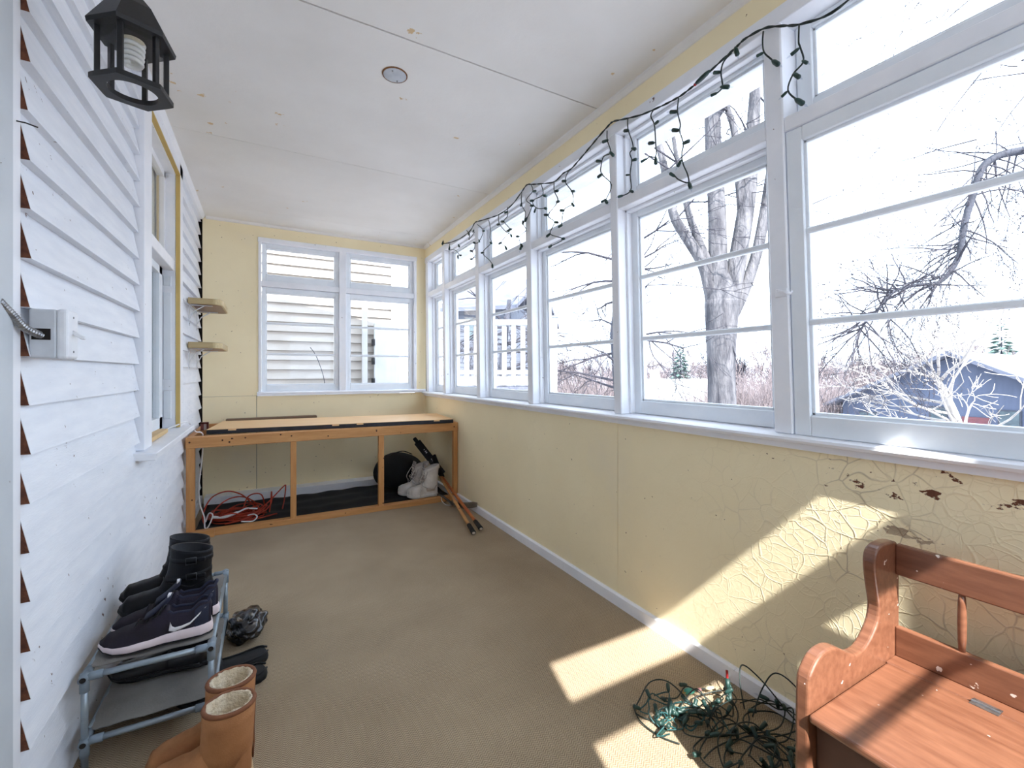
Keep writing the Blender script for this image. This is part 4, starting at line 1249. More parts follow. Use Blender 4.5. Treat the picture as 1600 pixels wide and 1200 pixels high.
DROPS=[
  ([(1.675, 2.288), (1.669, 2.239), (1.65, 2.172), (1.705, 2.176), (1.717, 2.133), (1.711, 2.091), (1.647, 2.016), (1.687, 1.957)], [((1.669, 2.239), (1.708, 2.244)), ((1.65, 2.172), (1.619, 2.135)), ((1.717, 2.157), (1.759, 2.174)), ((1.711, 2.091), (1.741, 2.087)), ((1.687, 1.957), (1.708, 1.95)), ((1.687, 1.957), (1.667, 1.933))]) ,
  ([(1.533, 2.28), (1.528, 2.226), (1.505, 2.156), (1.505, 2.127), (1.518, 2.111), (1.505, 2.073), (1.521, 2.017), (1.518, 1.94), (1.591, 1.937)], [((1.528, 2.22), (1.559, 2.233)), ((1.505, 2.127), (1.478, 2.111)), ((1.505, 2.073), (1.478, 2.067)), ((1.521, 2.014), (1.538, 2.019)), ((1.518, 1.94), (1.497, 1.927)), ((1.565, 1.934), (1.591, 1.937))]) ,
  ([(1.379, 2.237), (1.39, 2.215), (1.375, 2.173), (1.37, 2.096), (1.364, 2.032), (1.397, 2.044), (1.425, 2.043)], [((1.37, 2.171), (1.346, 2.17)), ((1.375, 2.094), (1.408, 2.107)), ((1.364, 2.025), (1.357, 1.991)), ((1.42, 2.044), (1.442, 2.039))]) ,
  ([(1.246, 2.217), (1.248, 2.163), (1.238, 2.107), (1.244, 2.084), (1.221, 2.022), (1.228, 1.981), (1.225, 1.941), (1.205, 1.895), (1.196, 1.857), (1.244, 1.887), (1.272, 1.918)], [((1.252, 2.164), (1.286, 2.178)), ((1.244, 2.085), (1.283, 2.104)), ((1.221, 2.022), (1.19, 2.018)), ((1.232, 1.96), (1.252, 1.943)), ((1.194, 1.856), (1.183, 1.829)), ((1.264, 1.908), (1.282, 1.926))]) ,
  ([(1.012, 2.252), (1.041, 2.237), (1.056, 2.208), (1.052, 2.154), (1.074, 2.139)], [((1.056, 2.208), (1.08, 2.219)), ((1.052, 2.152), (1.023, 2.137)), ((1.07, 2.14), (1.09, 2.139)), ((0.997, 2.259), (0.988, 2.227))]) ,
  ([(0.897, 2.252), (0.897, 2.215), (0.895, 2.181), (0.874, 2.147), (0.861, 2.128)], [((0.896, 2.179), (0.916, 2.179)), ((0.864, 2.132), (0.845, 2.108))]) ,
  ([(0.783, 2.196), (0.782, 2.141), (0.78, 2.124), (0.772, 2.076), (0.8, 2.051), (0.815, 2.008), (0.791, 1.967)], [((0.783, 2.121), (0.804, 2.113)), ((0.772, 2.076), (0.758, 2.061)), ((0.797, 2.05), (0.78, 2.029)), ((0.818, 2.007), (0.835, 1.999)), ((0.791, 1.967), (0.769, 1.941))]) ,
  ([(2.13, 2.213), (2.122, 2.153), (2.094, 2.085), (2.197, 2.039), (2.122, 1.975), (2.167, 1.92), (2.045, 1.859), (2.152, 1.849)], [((2.118, 2.151), (2.079, 2.14)), ((2.101, 2.083), (2.072, 2.076)), ((2.189, 2.037), (2.228, 2.048)), ((2.122, 1.975), (2.079, 1.96)), ((2.17, 1.921), (2.203, 1.912)), ((2.052, 1.861), (2.019, 1.852)), ((2.152, 1.849), (2.186, 1.845))]) ,
  ([(1.984, 2.222), (2.017, 2.171), (1.958, 2.09), (1.958, 2.028), (2.031, 2.016), (2.052, 1.934)], [((2.013, 2.17), (2.043, 2.181)), ((1.962, 2.096), (1.937, 2.087)), ((1.958, 2.03), (1.942, 2.008)), ((2.031, 2.013), (2.075, 2.027)), ((2.049, 1.937), (2.077, 1.934))]) ,
  ([(2.267, 2.247), (2.243, 2.174), (2.366, 2.181), (2.328, 2.124), (2.22, 2.086)], [((2.243, 2.171), (2.205, 2.153)), ((2.349, 2.176), (2.392, 2.187)), ((2.328, 2.119), (2.344, 2.1)), ((2.228, 2.09), (2.191, 2.072))]) ,
  ([(2.383, 2.286), (2.358, 2.236), (2.445, 2.212), (2.383, 2.155), (2.427, 2.092), (2.477, 2.07), (2.448, 2.02), (2.537, 2.004), (2.509, 1.943)], [((2.358, 2.235), (2.314, 2.223)), ((2.387, 2.156), (2.341, 2.141)), ((2.431, 2.094), (2.466, 2.077)), ((2.537, 2.004), (2.575, 2.014)), ((2.509, 1.948), (2.485, 1.92)), ((2.496, 1.935), (2.509, 1.907))]) ,
  ([(2.499, 2.286), (2.496, 2.201), (2.454, 2.132), (2.481, 2.075)], [((2.496, 2.209), (2.499, 2.187)), ((2.481, 2.089), (2.477, 2.063))]) ,
  ([(2.695, 2.247), (2.685, 2.184), (2.748, 2.164), (2.665, 2.08), (2.78, 2.031), (2.716, 1.98)], [((2.695, 2.215), (2.737, 2.219)), ((2.742, 2.162), (2.789, 2.176)), ((2.675, 2.083), (2.638, 2.082)), ((2.785, 2.027), (2.877, 2.023)), ((2.721, 1.984), (2.7, 1.951))]) ,
  ([(2.825, 2.238), (2.813, 2.173), (2.727, 2.092), (2.644, 2.045)], [((2.807, 2.161), (2.856, 2.172)), ((2.695, 2.084), (2.65, 2.07)), ((2.644, 2.045), (2.616, 2.02))]) ,
  ([(2.988, 2.245), (2.952, 2.171), (2.968, 2.111), (2.959, 2.066), (3.088, 2.027), (2.964, 1.94), (2.921, 1.893)], [((2.959, 2.072), (2.921, 2.053)), ((3.075, 2.024), (3.103, 2.028)), ((2.925, 1.905), (2.914, 1.874))]) ,
  ([(3.193, 2.273), (3.075, 2.189), (3.166, 2.13), (3.248, 2.139)], [((3.088, 2.192), (3.042, 2.182)), ((3.158, 2.145), (3.15, 2.124)), ((3.234, 2.136), (3.305, 2.168))]) ,
  ([(3.407, 2.287), (3.333, 2.231), (3.357, 2.196), (3.248, 2.231)], [((3.357, 2.255), (3.333, 2.22)), ((3.27, 2.232), (3.248, 2.243))]) ,
  ([(3.783, 2.269), (3.801, 2.221), (3.679, 2.192), (3.579, 2.13), (3.595, 2.109)], [((3.783, 2.243), (3.783, 2.21)), ((3.579, 2.211), (3.553, 2.182)), ((3.595, 2.122), (3.592, 2.095)), ((3.547, 2.111), (3.428, 2.087))]) ,
  ([(3.234, 2.147), (3.234, 2.096), (3.29, 2.086), (3.248, 2.042), (3.276, 2.02)], [((3.29, 2.086), (3.357, 2.108)), ((3.282, 2.021), (3.368, 2.037))]) ,
  ([(3.969, 2.335), (3.912, 2.307), (3.801, 2.28)], [((3.961, 2.333), (3.953, 2.298)), ((3.953, 2.318), (3.957, 2.341))]) ,
]
XP = XR - .018
isl = thing('icicle_lights', 'green icicle light string hooked along the side window header', 'string lights', (XP, 2.6, 2.3))
mp_ = [Vector((XP, y, z)) for y, z in MAIN]
m = MB()
sp_ = spline(mp_, 5)
for s in (-1, 1):
    P = []
    for k, p in enumerate(sp_):
        P.append(p + Vector((.0018 * math.cos(k * .9 + s * math.pi / 2), 0, .0022 * math.sin(k * .9 + s * math.pi / 2))))
    MB().tube(P, .0026, 6).build('main_cord', cord_g, isl, True)
# shared socket and bulb meshes, pointing along +Z
_s = MB().lathe([(.0022, -.004), (.0040, 0), (.0050, .004), (.0054, .018), (.0046, .0195)], (0, 0, 0), 8).build('bulb_socket', sock_m, None, True)
_b = MB().lathe([(.0022, .019), (.0024, .026), (.001, .031), (0, .0325)], (0, 0, 0), 6, cap=False).build('bulb', bulb_m, None, True)
sock_me, bulb_me = _s.data, _b.data
bpy.data.objects.remove(_s); bpy.data.objects.remove(_b)
random.seed(8)
def place_lamp(parent, a, dvec, off, scale=1.):
    o = bpy.data.objects.new('bulb_socket', sock_me)
    COL.objects.link(o)
    o.parent = parent
    q = dvec.to_track_quat('Z', 'Y')
    o.location = a - off
    o.rotation_mode = 'QUATERNION'
    o.rotation_quaternion = q
    o.scale = (scale, scale, scale)
    b = bpy.data.objects.new('bulb', bulb_me)
    COL.objects.link(b)
    if parent.parent is not None:      # third level already: keep the bulb beside its socket
        b.parent = parent
        b.location = a - off
        b.rotation_mode = 'QUATERNION'
        b.rotation_quaternion = q
        b.scale = (scale, scale, scale)
    else:
        b.parent = o
    return o
for path, socks in DROPS:
    P = [Vector((XP - .006 - .004 * math.sin(i * 1.7), y, z)) for i, (y, z) in enumerate(path)]
    dr = MB().tube(spline(P, 4), .0027, 6).build('drop_strand', cord_g, isl, True)
    for (a, b) in socks:
        A_ = Vector((XP - .008, a[0], a[1]))
        B_ = Vector((XP - .008 + random.uniform(-.008, .004), b[0], b[1]))
        dv = B_ - A_
        place_lamp(dr, A_ + dv.normalized() * .002, dv.normalized(), OFF[isl.name], max(.85, min(1.5, dv.length / .021)))
# inline plug of the string
pa, pb = Vector((XP - .004, MAIN[27][0], MAIN[27][1])), Vector((XP - .004, MAIN[28][0], MAIN[28][1]))
dv = (pb - pa)
pa2 = pa - dv * .25
MB().tube([pa2, pa2 + dv * .15, pa2 + dv * .55, pa2 + dv * .9, pa2 + dv * 1.15], [.006, .0095, .0105, .0095, .005], 8, flat=.7).build('inline_plug', sock_m, isl, True)
MB().tube([pa2 - dv * .12, pa2 + dv * .01], .0055, 8).build('plug_tag', M('red_tag', (170, 30, 30)), isl)

# ------------------------------------------------------------------ tangle of light strings on the carpet
random.seed(31)
tg = thing('tangled_lights', 'tangled heap of green light strings on the carpet beside the settle', 'string lights', (1.25, .95, 0))
def rand_loops(n, cx, cy, sx, sy, rmin, rmax, zmax, turns, mat, r=.0021):
    for i in range(n):
        x0, y0 = cx + random.uniform(-sx, sx), cy + random.uniform(-sy, sy)
        P = []
        ph = random.uniform(0, 6.28)
        ra = random.uniform(rmin, rmax)
        K = int(8 * turns)
        for k in range(K):
            t = ph + 2 * math.pi * k / 8
            rr_ = ra * random.uniform(.65, 1.25)
            x = x0 + rr_ * math.cos(t) + .12 * (k / K - .5) * math.cos(ph)
            y = y0 + .7 * rr_ * math.sin(t) + .10 * (k / K - .5)
            x = max(1.00, min(1.455, x))
            if y < .56 and x > .97:
                y = .56 + random.uniform(0, .03)
            P.append((x, y, .004 + abs(random.gauss(0, zmax * .45))))
        P = [Vector(p) for p in P]
        cd = MB().tube([Vector((p.x, p.y, max(.0035, p.z))) for p in spline(P, 6)], r, 6).build('cord', mat, tg, True)
        for k in range(2, K - 1, 3):
            dv = Vector((random.uniform(-1, 1), random.uniform(-1, 1), random.uniform(.05, .8))).normalized()
            place_lamp(cd, P[k] + Vector((0, 0, .006)), dv, OFF[tg.name], 1.25)
cord_lit = M('light_cord_sunlit', (44, 92, 92), (34, 72, 74), 20, .5)  # sunlit look of the green cord, painted as a lighter teal
rand_loops(9, 1.30, .86, .09, .13, .05, .10, .05, 2.2, cord_g)
rand_loops(5, 1.15, .98, .07, .05, .03, .07, .03, 2.0, cord_lit)
for P in ([(1.36, .90, .02), (1.38, .93, .09), (1.41, .94, .125), (1.43, .89, .10), (1.44, .82, .05), (1.44, .76, .02)],
          [(1.34, .86, .03), (1.39, .86, .10), (1.43, .84, .15), (1.445, .78, .13), (1.45, .72, .06), (1.44, .68, .02)],
          [(1.08, 1.02, .005), (1.05, 1.07, .01), (1.10, 1.10, .02), (1.17, 1.12, .04), (1.20, 1.07, .06), (1.22, 1.0, .03), (1.21, .95, .01)],
          [(1.07, 1.10, .005), (1.04, 1.04, .008), (1.05, .97, .006), (1.08, .92, .006)]):
    MB().tube(spline(P, 7), .0022, 6).build('cord', cord_g, tg, True)
# plugs
pg = M('mint_plug', (86, 178, 158), (70, 156, 138), 20, .45)
P0 = Vector((1.262, 1.052, .016))
d = Vector((.9, -.35, .05)).normalized()
pl_ = MB().tube([P0, P0 + d * .012, P0 + d * .026, P0 + d * .036], [.010, .013, .011, .005], 8, flat=.7).build('plug', pg, tg, True)
for s in (-1, 1):
    MB().tube([P0 + Vector((0, s * .005, 0)), P0 - d * .016 + Vector((0, s * .005, 0))], .0018, 4).build('prong', M('brass', (180, 140, 70), metal=.8, rough=.3) if s < 0 else bpy.data.materials['brass'], pl_)
MB().tube([P0 + d * .046, P0 + d * .058], .006, 8, flat=.6).build('tag', M('pink_tag', (214, 150, 150)), tg)
MB().tube([P0 + d * .036, P0 + d * .075], .002, 5).build('lead', cord_g, tg)
MB().tube([P0 + d * .075, P0 + d * .085, P0 + d * .105], [.004, .009, .006], 8, flat=.7).build('connector', M('cream_connector', (222, 210, 176)), tg, True)
P1 = Vector((1.355, .955, .05))
MB().tube([P1, P1 + Vector((.01, .01, .03))], .008, 8).build('connector', sock_m, tg, True)
MB().tube([P1 + Vector((.01, .01, .03)), P1 + Vector((.016, .016, .052))], .004, 8).build('tag', bpy.data.materials['red_tag'], tg)

# ================================================================== OUTDOORS
bark = M('bark_grey', (112, 110, 112), (66, 65, 70), 9, .9, 1., 26, stretch=(1, 1, .22), dist=.05)
bark_blue = M('bark_smooth', (62, 64, 74), (46, 48, 56), 9, .85, .6, 30, dist=.02)
twig_m = M('twig_brown', (60, 58, 66), (44, 42, 50), 12, .9)
scrub_m = M('scrub_stems', (130, 118, 117), (104, 94, 95), 8, .95)
pale_twig = M('pale_branch', (176, 170, 164), (150, 144, 138), 8, .9)

# ------------------------------------------------------------------ ground falling away to a valley and a far rise
vs, fs = [], []
gx, gy = 48, 44
def ground_z(x, y):
    d_ = math.hypot(x, y)
    z = -1.5 - 1.9 * min(1, max(0, (d_ - 4) / 16))
    z += 6.2 * max(0, min(1, (d_ - 48) / 70)) ** 1.3
    return z + .12 * math.sin(x * .31) * math.cos(y * .27)
for i in range(gx + 1):
    for j in range(gy + 1):
        x, y = -60 + 240 * (i / gx) ** 1.0, -50 + 220 * (j / gy)
        vs.append((x, y, ground_z(x, y)))
for i in range(gx):
    for j in range(gy):
        a = i * (gy + 1) + j
        fs.append((a, a + gy + 1, a + gy + 2, a + 1))
gr = MB().add(vs, fs).build('ground', M('dry_grass', (160, 160, 164), (140, 140, 146), .6, .95, .5, 3, dist=.1), smooth=True)
struct(gr, 'pale dry yard sloping away below the porch', 'ground')

def grow(mb, p, d, ln, r, depth, n, spread=.6, ups=.15, kids=3, rmin=.0025, leaves=None):
    pts, rr = [p.copy()], [r]
    seg = 4
    q = p.copy()
    dd = d.copy()
    for k in range(seg):
        dd = (dd + Vector((random.uniform(-1, 1), random.uniform(-1, 1), random.uniform(-1, 1))) * .22 + Vector((0, 0, ups * .4))).normalized()
        q = q + dd * ln / seg
        pts.append(q.copy())
        rr.append(max(rmin, r * (1 - .55 * (k + 1) / seg)))
    mb.tube(pts, rr, n, cap=False)
    if depth == 0:
        if leaves is not None and random.random() < .8:
            for _ in range(2):
                leaves.append(pts[random.randint(2, 4)] + Vector((random.uniform(-.03, .03), random.uniform(-.03, .03), random.uniform(-.04, .01))))
        return
    for c in range(kids):
        i = random.randint(2, seg)
        nd = (dd + Vector((random.uniform(-1, 1), random.uniform(-1, 1), random.uniform(-1, 1) + ups)) * spread).normalized()
        grow(mb, pts[i], nd, ln * random.uniform(.55, .8), max(rmin, rr[i] * .72), depth - 1, max(3, n - 1), spread, ups, kids, rmin, leaves)

# ------------------------------------------------------------------ the big forked tree
TREE=dict(
 trunk=([(7.15, 5.19, -0.93), (7.17, 5.17, -0.13), (7.17, 5.17, 0.45), (7.16, 5.18, 1.13), (7.16, 5.18, 1.82), (7.17, 5.17, 2.4)],[0.344, 0.275, 0.241, 0.23, 0.264, 0.344]),
 c=([(7.13, 5.2, 2.05), (7.11, 5.21, 2.97), (7.09, 5.22, 4.0), (7.04, 5.25, 5.04), (7.01, 5.26, 5.73), (6.97, 5.29, 6.3), (6.84, 5.36, 7.1)],[0.184, 0.161, 0.149, 0.138, 0.126, 0.103, 0.069]),
 c2=([(7.01, 5.26, 5.67), (7.19, 5.16, 5.96), (7.39, 5.05, 6.64), (7.54, 4.97, 7.33)],[0.103, 0.092, 0.069, 0.046]),
 l1=([(7.05, 5.24, 2.17), (6.93, 5.31, 2.86), (6.81, 5.37, 3.18), (6.59, 5.5, 3.59), (6.4, 5.6, 3.98), (6.24, 5.69, 4.92), (6.08, 5.78, 5.61), (5.88, 5.89, 6.41)],[0.115, 0.103, 0.098, 0.092, 0.08, 0.063, 0.057, 0.046]),
 l2=([(6.99, 5.27, 2.74), (6.92, 5.31, 3.14), (6.79, 5.39, 3.52), (6.65, 5.46, 3.95), (6.55, 5.52, 4.46), (6.39, 5.61, 5.5)],[0.092, 0.08, 0.069, 0.057, 0.046, 0.034]),
 r1=([(7.21, 5.15, 1.94), (7.32, 5.09, 2.57), (7.45, 5.02, 3.37), (7.55, 4.96, 4.12), (7.61, 4.93, 4.69), (7.67, 4.9, 5.73), (7.71, 4.87, 6.76)],[0.161, 0.161, 0.149, 0.138, 0.126, 0.103, 0.08]),
 r1b=([(7.49, 5.0, 4.0), (7.41, 5.04, 4.92), (7.35, 5.07, 5.5), (7.21, 5.15, 6.07)],[0.08, 0.069, 0.057, 0.046]),
 r2=([(7.27, 5.12, 2.0), (7.49, 5.0, 2.51), (7.69, 4.89, 3.14), (7.81, 4.82, 3.77), (7.92, 4.76, 4.58), (8.04, 4.69, 5.61), (8.14, 4.64, 6.64)],[0.115, 0.103, 0.092, 0.092, 0.08, 0.069, 0.046]),
)
random.seed(12)
bt = thing('forked_tree', 'big leafless forked tree with thick pale trunk outside the side windows', 'tree', (7.16, 5.18, -2.2))
P, r_ = TREE['trunk']
r_ = r_[:4] + [.25, .29]
MB().tube(spline([(7.15, 5.2, -2.4)] + P, 4), [.42] * 3 + [r_[min(5, max(0, (k - 3) // 4))] + (r_[min(5, max(0, (k - 3) // 4) + 1)] - r_[min(5, max(0, (k - 3) // 4))]) * ((k - 3) % 4) / 4 for k in range(3, 25)], 16).build('trunk', bark, bt, True)
MB().tube(spline([(7.17, 5.17, 2.25), (7.17, 5.17, 2.42), (7.17, 5.17, 2.6), (7.19, 5.16, 2.95)], 3), [.283, .288, .29, .288, .28, .265, .24, .19, .12, .05], 16).build('fork', bark, bt, True)
tw = MB()
for k, (P, r_) in TREE.items():
    if k == 'trunk':
        continue
    e1 = Vector(P[-1]) + (Vector(P[-1]) - Vector(P[-2])).normalized() * 1.6 + Vector((0, 0, .8))
    e2 = e1 + (e1 - Vector(P[-1])) * .8 + Vector((random.uniform(-.4, .4), random.uniform(-.4, .4), .3))
    P, r_ = P + [tuple(e1), tuple(e2)], r_ + [r_[-1] * .6, .012]
    rr = []
    for a, b in zip(r_[:-1], r_[1:]):
        rr += [a + (b - a) * q / 4 for q in range(4)]
    sp_ = spline(P, 4)
    MB().tube(sp_, rr + [r_[-1]], 12).build('limb', bark, bt, True)
    for q in range(7):
        i = random.randint(len(sp_) // 3, len(sp_) - 1)
        dd = Vector((random.uniform(-1, 1), random.uniform(-1, 1), random.uniform(-.3, .7))).normalized()
        grow(tw, sp_[i], dd, random.uniform(.9, 1.7), .018, 3, 5, .8, .0, 3, .0035)
o = tw.build('twigs', twig_m, bt)
o['kind'] = 'stuff'

# ------------------------------------------------------------------ tree whose bough hangs across the casement window
BR= [(8.2, 1.18, 3.64), (7.76, 1.42, 3.65), (7.44, 1.59, 3.6), (7.19, 1.73, 3.54), (7.04, 1.82, 3.41), (6.96, 1.86, 3.17), (6.88, 1.91, 2.85), (6.83, 1.93, 2.6), (6.8, 1.95, 2.4), (6.7, 2.0, 2.22), (6.58, 2.07, 2.11), (6.38, 2.18, 2.09), (6.21, 2.28, 2.04), (6.11, 2.33, 1.96), (6.03, 2.38, 1.83), (5.92, 2.44, 1.72), (5.84, 2.48, 1.59)]
random.seed(77)
ot = thing('overhanging_tree', 'leafless tree with one long bough sweeping down across the casement window', 'tree', (9.6, .3, -2.3))
MB().tube(spline([(9.7, .2, -2.4), (9.6, .3, .5), (9.5, .4, 3.0), (9.7, .3, 5.5), (9.6, .5, 7.5)], 5), [.30] * 5 + [.26] * 5 + [.22] * 5 + [.15] * 6, 12).build('trunk', bark_blue, ot, True)
bp = spline([(9.5, .4, 3.0), (8.8, .85, 3.5)] + BR, 4)
n = len(bp)
MB().tube(bp, [.060 - .052 * (k / (n - 1)) ** .8 for k in range(n)], 10).build('bough', bark_blue, ot, True)
tw = MB()
lv = []
for k in range(16, n):
    for q in range(2 if k < n - 4 else 4):
        f = k / n
        dd = Vector((random.uniform(-1, .6), random.uniform(-.6, 1), random.uniform(-.9, .5))).normalized()
        grow(tw, bp[k], dd, random.uniform(.35, .75), .009, 3, 4, .75, -.12, 2, .0022, lv)
for q in range(26):
    p0 = Vector((random.uniform(6.9, 8.6), random.uniform(.6, 2.0), random.uniform(3.6, 5.2)))
    grow(tw, p0, Vector((random.uniform(-1, .2), random.uniform(-.2, 1), random.uniform(-.7, .1))).normalized(), random.uniform(.5, .9), .008, 3, 4, .7, -.1, 2, .002, lv)
for (A, B) in (((9.6, .4, 4.5), (7.4, 1.6, 4.6)), ((9.6, .4, 5.5), (7.6, 1.3, 5.4))):
    MB().tube(spline([A, ((A[0] + B[0]) / 2, (A[1] + B[1]) / 2 + .1, (A[2] + B[2]) / 2 + .35), B], 6), [.05 - .0035 * k for k in range(13)], 8).build('bough', bark_blue, ot, True)
o = tw.build('twigs', twig_m, ot)
o['kind'] = 'stuff'
lm = MB()
for p in lv:
    a = Vector((random.uniform(-1, 1), random.uniform(-1, 1), random.uniform(-1, 1))).normalized() * .016
    b = a.orthogonal().normalized() * .008
    c = a.cross(b).normalized() * .002
    lm.add([p - a, p + b + c, p + a, p - b + c, p - c * 2], [(0, 1, 4), (1, 2, 4), (2, 3, 4), (3, 0, 4), (0, 3, 2, 1)])
o = lm.build('dry_buds', M('dry_bud', (60, 54, 58), (44, 40, 44)), ot)
o['kind'] = 'stuff'

# ------------------------------------------------------------------ leafless trees and scrub in the valley
def proto_tree(name, seed, h, mat):
    random.seed(seed)
    t = thing(name, '', 'tree', (0, 0, 0), local=True)
    tk = MB()
    tk.tube([(0, 0, -.3), (.05, 0, h * .25), (0, .08, h * .5)], [.13, .10, .07], 7)
    tk.build('trunk', bark_blue, t, True)
    m_ = MB()
    for k in range(9):
        z = h * random.uniform(.2, .55)
        a = random.uniform(0, 6.28)
        grow(m_, Vector((.02, .03, z)), Vector((math.cos(a) * .8, math.sin(a) * .8, random.uniform(.5, 1.3))).normalized(), h * random.uniform(.25, .38), .05, 3, 4, .75, .22, 4, .012)
    o = m_.build('twigs', mat, t)
    o['kind'] = 'stuff'
    return t
def at_px(px, dist):   # bearing seen through the windows -> ground position at that range
    a = math.atan((px - 800) / 697.)
    th = R(28.978) + a
    return Vector((math.sin(th) * dist, math.cos(th) * dist, 0))
protos = [proto_tree('bare_tree', s, h, mt) for s, h, mt in ((1, 5.0, scrub_m), (2, 4.4, twig_m), (3, 4.0, scrub_m))]
random.seed(50)
spots = [(px + random.uniform(-12, 12), random.uniform(42, 66)) for px in range(870, 1660, 21)]
for i, (px, dist) in enumerate(spots):
    p = protos[i % 3]
    o = p if i < 3 else dup(p)
    q = at_px(px, dist)
    o.location = (q.x, q.y, ground_z(q.x, q.y) - .1)
    o.rotation_euler = (0, 0, random.uniform(0, 6.28))
    s = random.uniform(.95, 1.35)
    o.scale = (s * 1.25, s * 1.25, s)
    lab = ('leafless tree in the belt behind the scrub thicket' if px < 990 else 'leafless tree in the belt behind the low white house' if px < 1130 else
           'leafless tree in the belt between the two houses' if px < 1290 else 'leafless tree in the belt behind the dark gabled house')
    tag(o, lab, 'tree', 'tree belt beyond the houses')
def proto_scrub(seed):
    random.seed(seed)
    t = thing('scrub_bush', '', 'bush', (0, 0, 0), local=True)
    m_ = MB()
    for k in range(26):
        a, rr_ = random.uniform(0, 6.28), random.uniform(0, .9)
        grow(m_, Vector((rr_ * math.cos(a), rr_ * math.sin(a), -.1)), Vector((random.uniform(-.3, .3), random.uniform(-.3, .3), 1)).normalized(), random.uniform(1.2, 1.9), .014, 2, 3, .55, .35, 4, .006)
    o = m_.build('stems', scrub_m, t)
    o['kind'] = 'stuff'
    return t
sc_p = [proto_scrub(s) for s in (5, 6)]
random.seed(61)
k = 0
for row, (dist, lo, hi, step, sc) in enumerate(((15, 855, 985, 26, 1.0), (20, 850, 1060, 24, 1.15), (26, 850, 1330, 26, 1.2), (34, 850, 1420, 24, 1.3))):
    px = lo
    while px < hi:
        o = sc_p[k % 2] if k < 2 else dup(sc_p[k % 2])
        q = at_px(px + random.uniform(-8, 8), dist * random.uniform(.95, 1.05) / max(.6, math.cos(math.atan((px - 800) / 697.))))
        o.location = (q.x, q.y, ground_z(q.x, q.y))
        o.rotation_euler = (0, 0, random.uniform(0, 6.28))
        s = sc * random.uniform(.85, 1.15)
        o.scale = (s, s, s)
        lab = ('leafless scrub bush in the thicket beside the deck railing post' if px < 990 else 'leafless scrub bush standing around the low white house' if px < 1130 else
               'leafless scrub bush between the forked tree and the dark house')
        lab += (', front rank', ', second rank', ', third rank', ', rear rank')[row]
        tag(o, lab, 'bush', 'scrub bushes below the porch')
        k += 1
        px += step
# pale sunlit tree in front of the dark house
random.seed(91)
pt = thing('pale_tree', 'pale sunlit many-branched small tree in front of the dark house', 'tree', (13.2, 3.6, -3.0))
m_ = MB()
tk = [(13.6, 3.6, -3.3), (13.5, 3.65, -1.2), (13.2, 3.85, .2), (12.9, 4.05, 1.0)]
MB().tube(spline(tk, 5), [.14, .135, .13, .12, .115, .11, .10, .095, .09, .085, .08, .07, .06, .055, .05, .045], 8).build('trunk', pale_twig, pt, True)
for q in range(16):
    a = random.choice(spline(tk, 5)[6:])
    grow(m_, a, Vector((random.uniform(-1, .8), random.uniform(-1, 1.2), random.uniform(-.15, .8))).normalized(), random.uniform(.9, 1.5), .035, 3, 5, .75, .02, 3, .007)
o = m_.build('branches', pale_twig, pt)
o['kind'] = 'stuff'

# ------------------------------------------------------------------ spruces
def spruce(label, loc, h, seed):
    random.seed(seed)
    t = thing('spruce', label, 'tree', loc, local=True)
    MB().tube([(0, 0, 0), (0, 0, h)], [.12, .02], 6).build('trunk', bark_blue, t)
    m_ = MB()
    for k in range(90):
        f = (k + .5) / 90
        z = h * (.12 + .86 * f)
        ln = h * .24 * (1 - f) ** .8 + .08
        a = k * 2.4
        dv = Vector((math.cos(a), math.sin(a), 0))
        sd = Vector((-dv.y, dv.x, 0))
        b = Vector((0, 0, z))
        tip = b + dv * ln + Vector((0, 0, -.12 * ln))
        mid = b + dv * ln * .55
        w_ = ln * .26
        m_.add([b, mid + sd * w_, tip, mid - sd * w_, mid + Vector((0, 0, .12 * ln)), mid - Vector((0, 0, .2 * ln))], [(0, 1, 4), (1, 2, 4), (2, 3, 4), (3, 0, 4), (1, 0, 5), (2, 1, 5), (3, 2, 5), (0, 3, 5)])
    o = m_.build('boughs', M('spruce_green_%d' % seed, (84, 104, 96), (64, 84, 78), 6, .95), t)
    o['kind'] = 'stuff'
spruce('green spruce standing behind the white roofed house', (32.6, 27.7, -3.2), 7.2, 1)
spruce('green spruce standing behind the dark gabled house', (50.5, 12.0, -2.8), 8.4, 2)

# ------------------------------------------------------------------ dark gabled house
dh = thing('dark_house', 'dark slate-blue gabled house with deep eaves down the slope', 'house', (32, 8.2, -3.5))
dark_wall = M('slate_blue_wall', (84, 92, 112), (74, 82, 100), 3, .8, .3, 30, stretch=(1, 1, .2))
RY, RZ, EY, EZ = 8.19, 2.10, 4.55, -.28
MB().prism([(RY - EY, -3.6), (RY + EY, -3.6), (RY + EY, EZ - .05), (RY, RZ - .22), (RY - EY, EZ - .05)], 'x', 28.0, 37.0).build('walls', dark_wall, dh)
sl = (RZ - EZ) / EY
rm = M('house_roof_dark', (98, 102, 116), (84, 88, 100), 4, .9)
for s in (1, -1):
    e = EY + .62
    MB().prism([(RY, RZ), (RY + s * e, RZ - sl * e), (RY + s * e, RZ - sl * e - .16), (RY, RZ - .18)], 'x', 27.25, 37.6).build('roof', rm, dh)
wf = M('window_frame_dark', (60, 64, 74))
wg = M('window_glass_dark', (92, 106, 110), (60, 70, 76), 1.5, .15)
for y0, y1, z0, z1 in ((11.14, 11.94, -2.1, -.96), (8.39, 9.04, -1.9, -.49), (6.05, 6.75, -1.9, -.51), (9.7, 10.7, -2.3, -1.35)):
    f = MB().box(27.93, 28.02, y0, y1, z0, z1).build('window_frame', wf, dh)
    MB().box(27.91, 27.94, y0 + .06, y1 - .06, z0 + .06, z1 - .06).build('pane', wg, f)
MB().box(27.93, 28.02, 7.0, 7.9, -3.5, -.9).build('door', M('house_door_red', (112, 62, 66), (98, 54, 58)), dh)
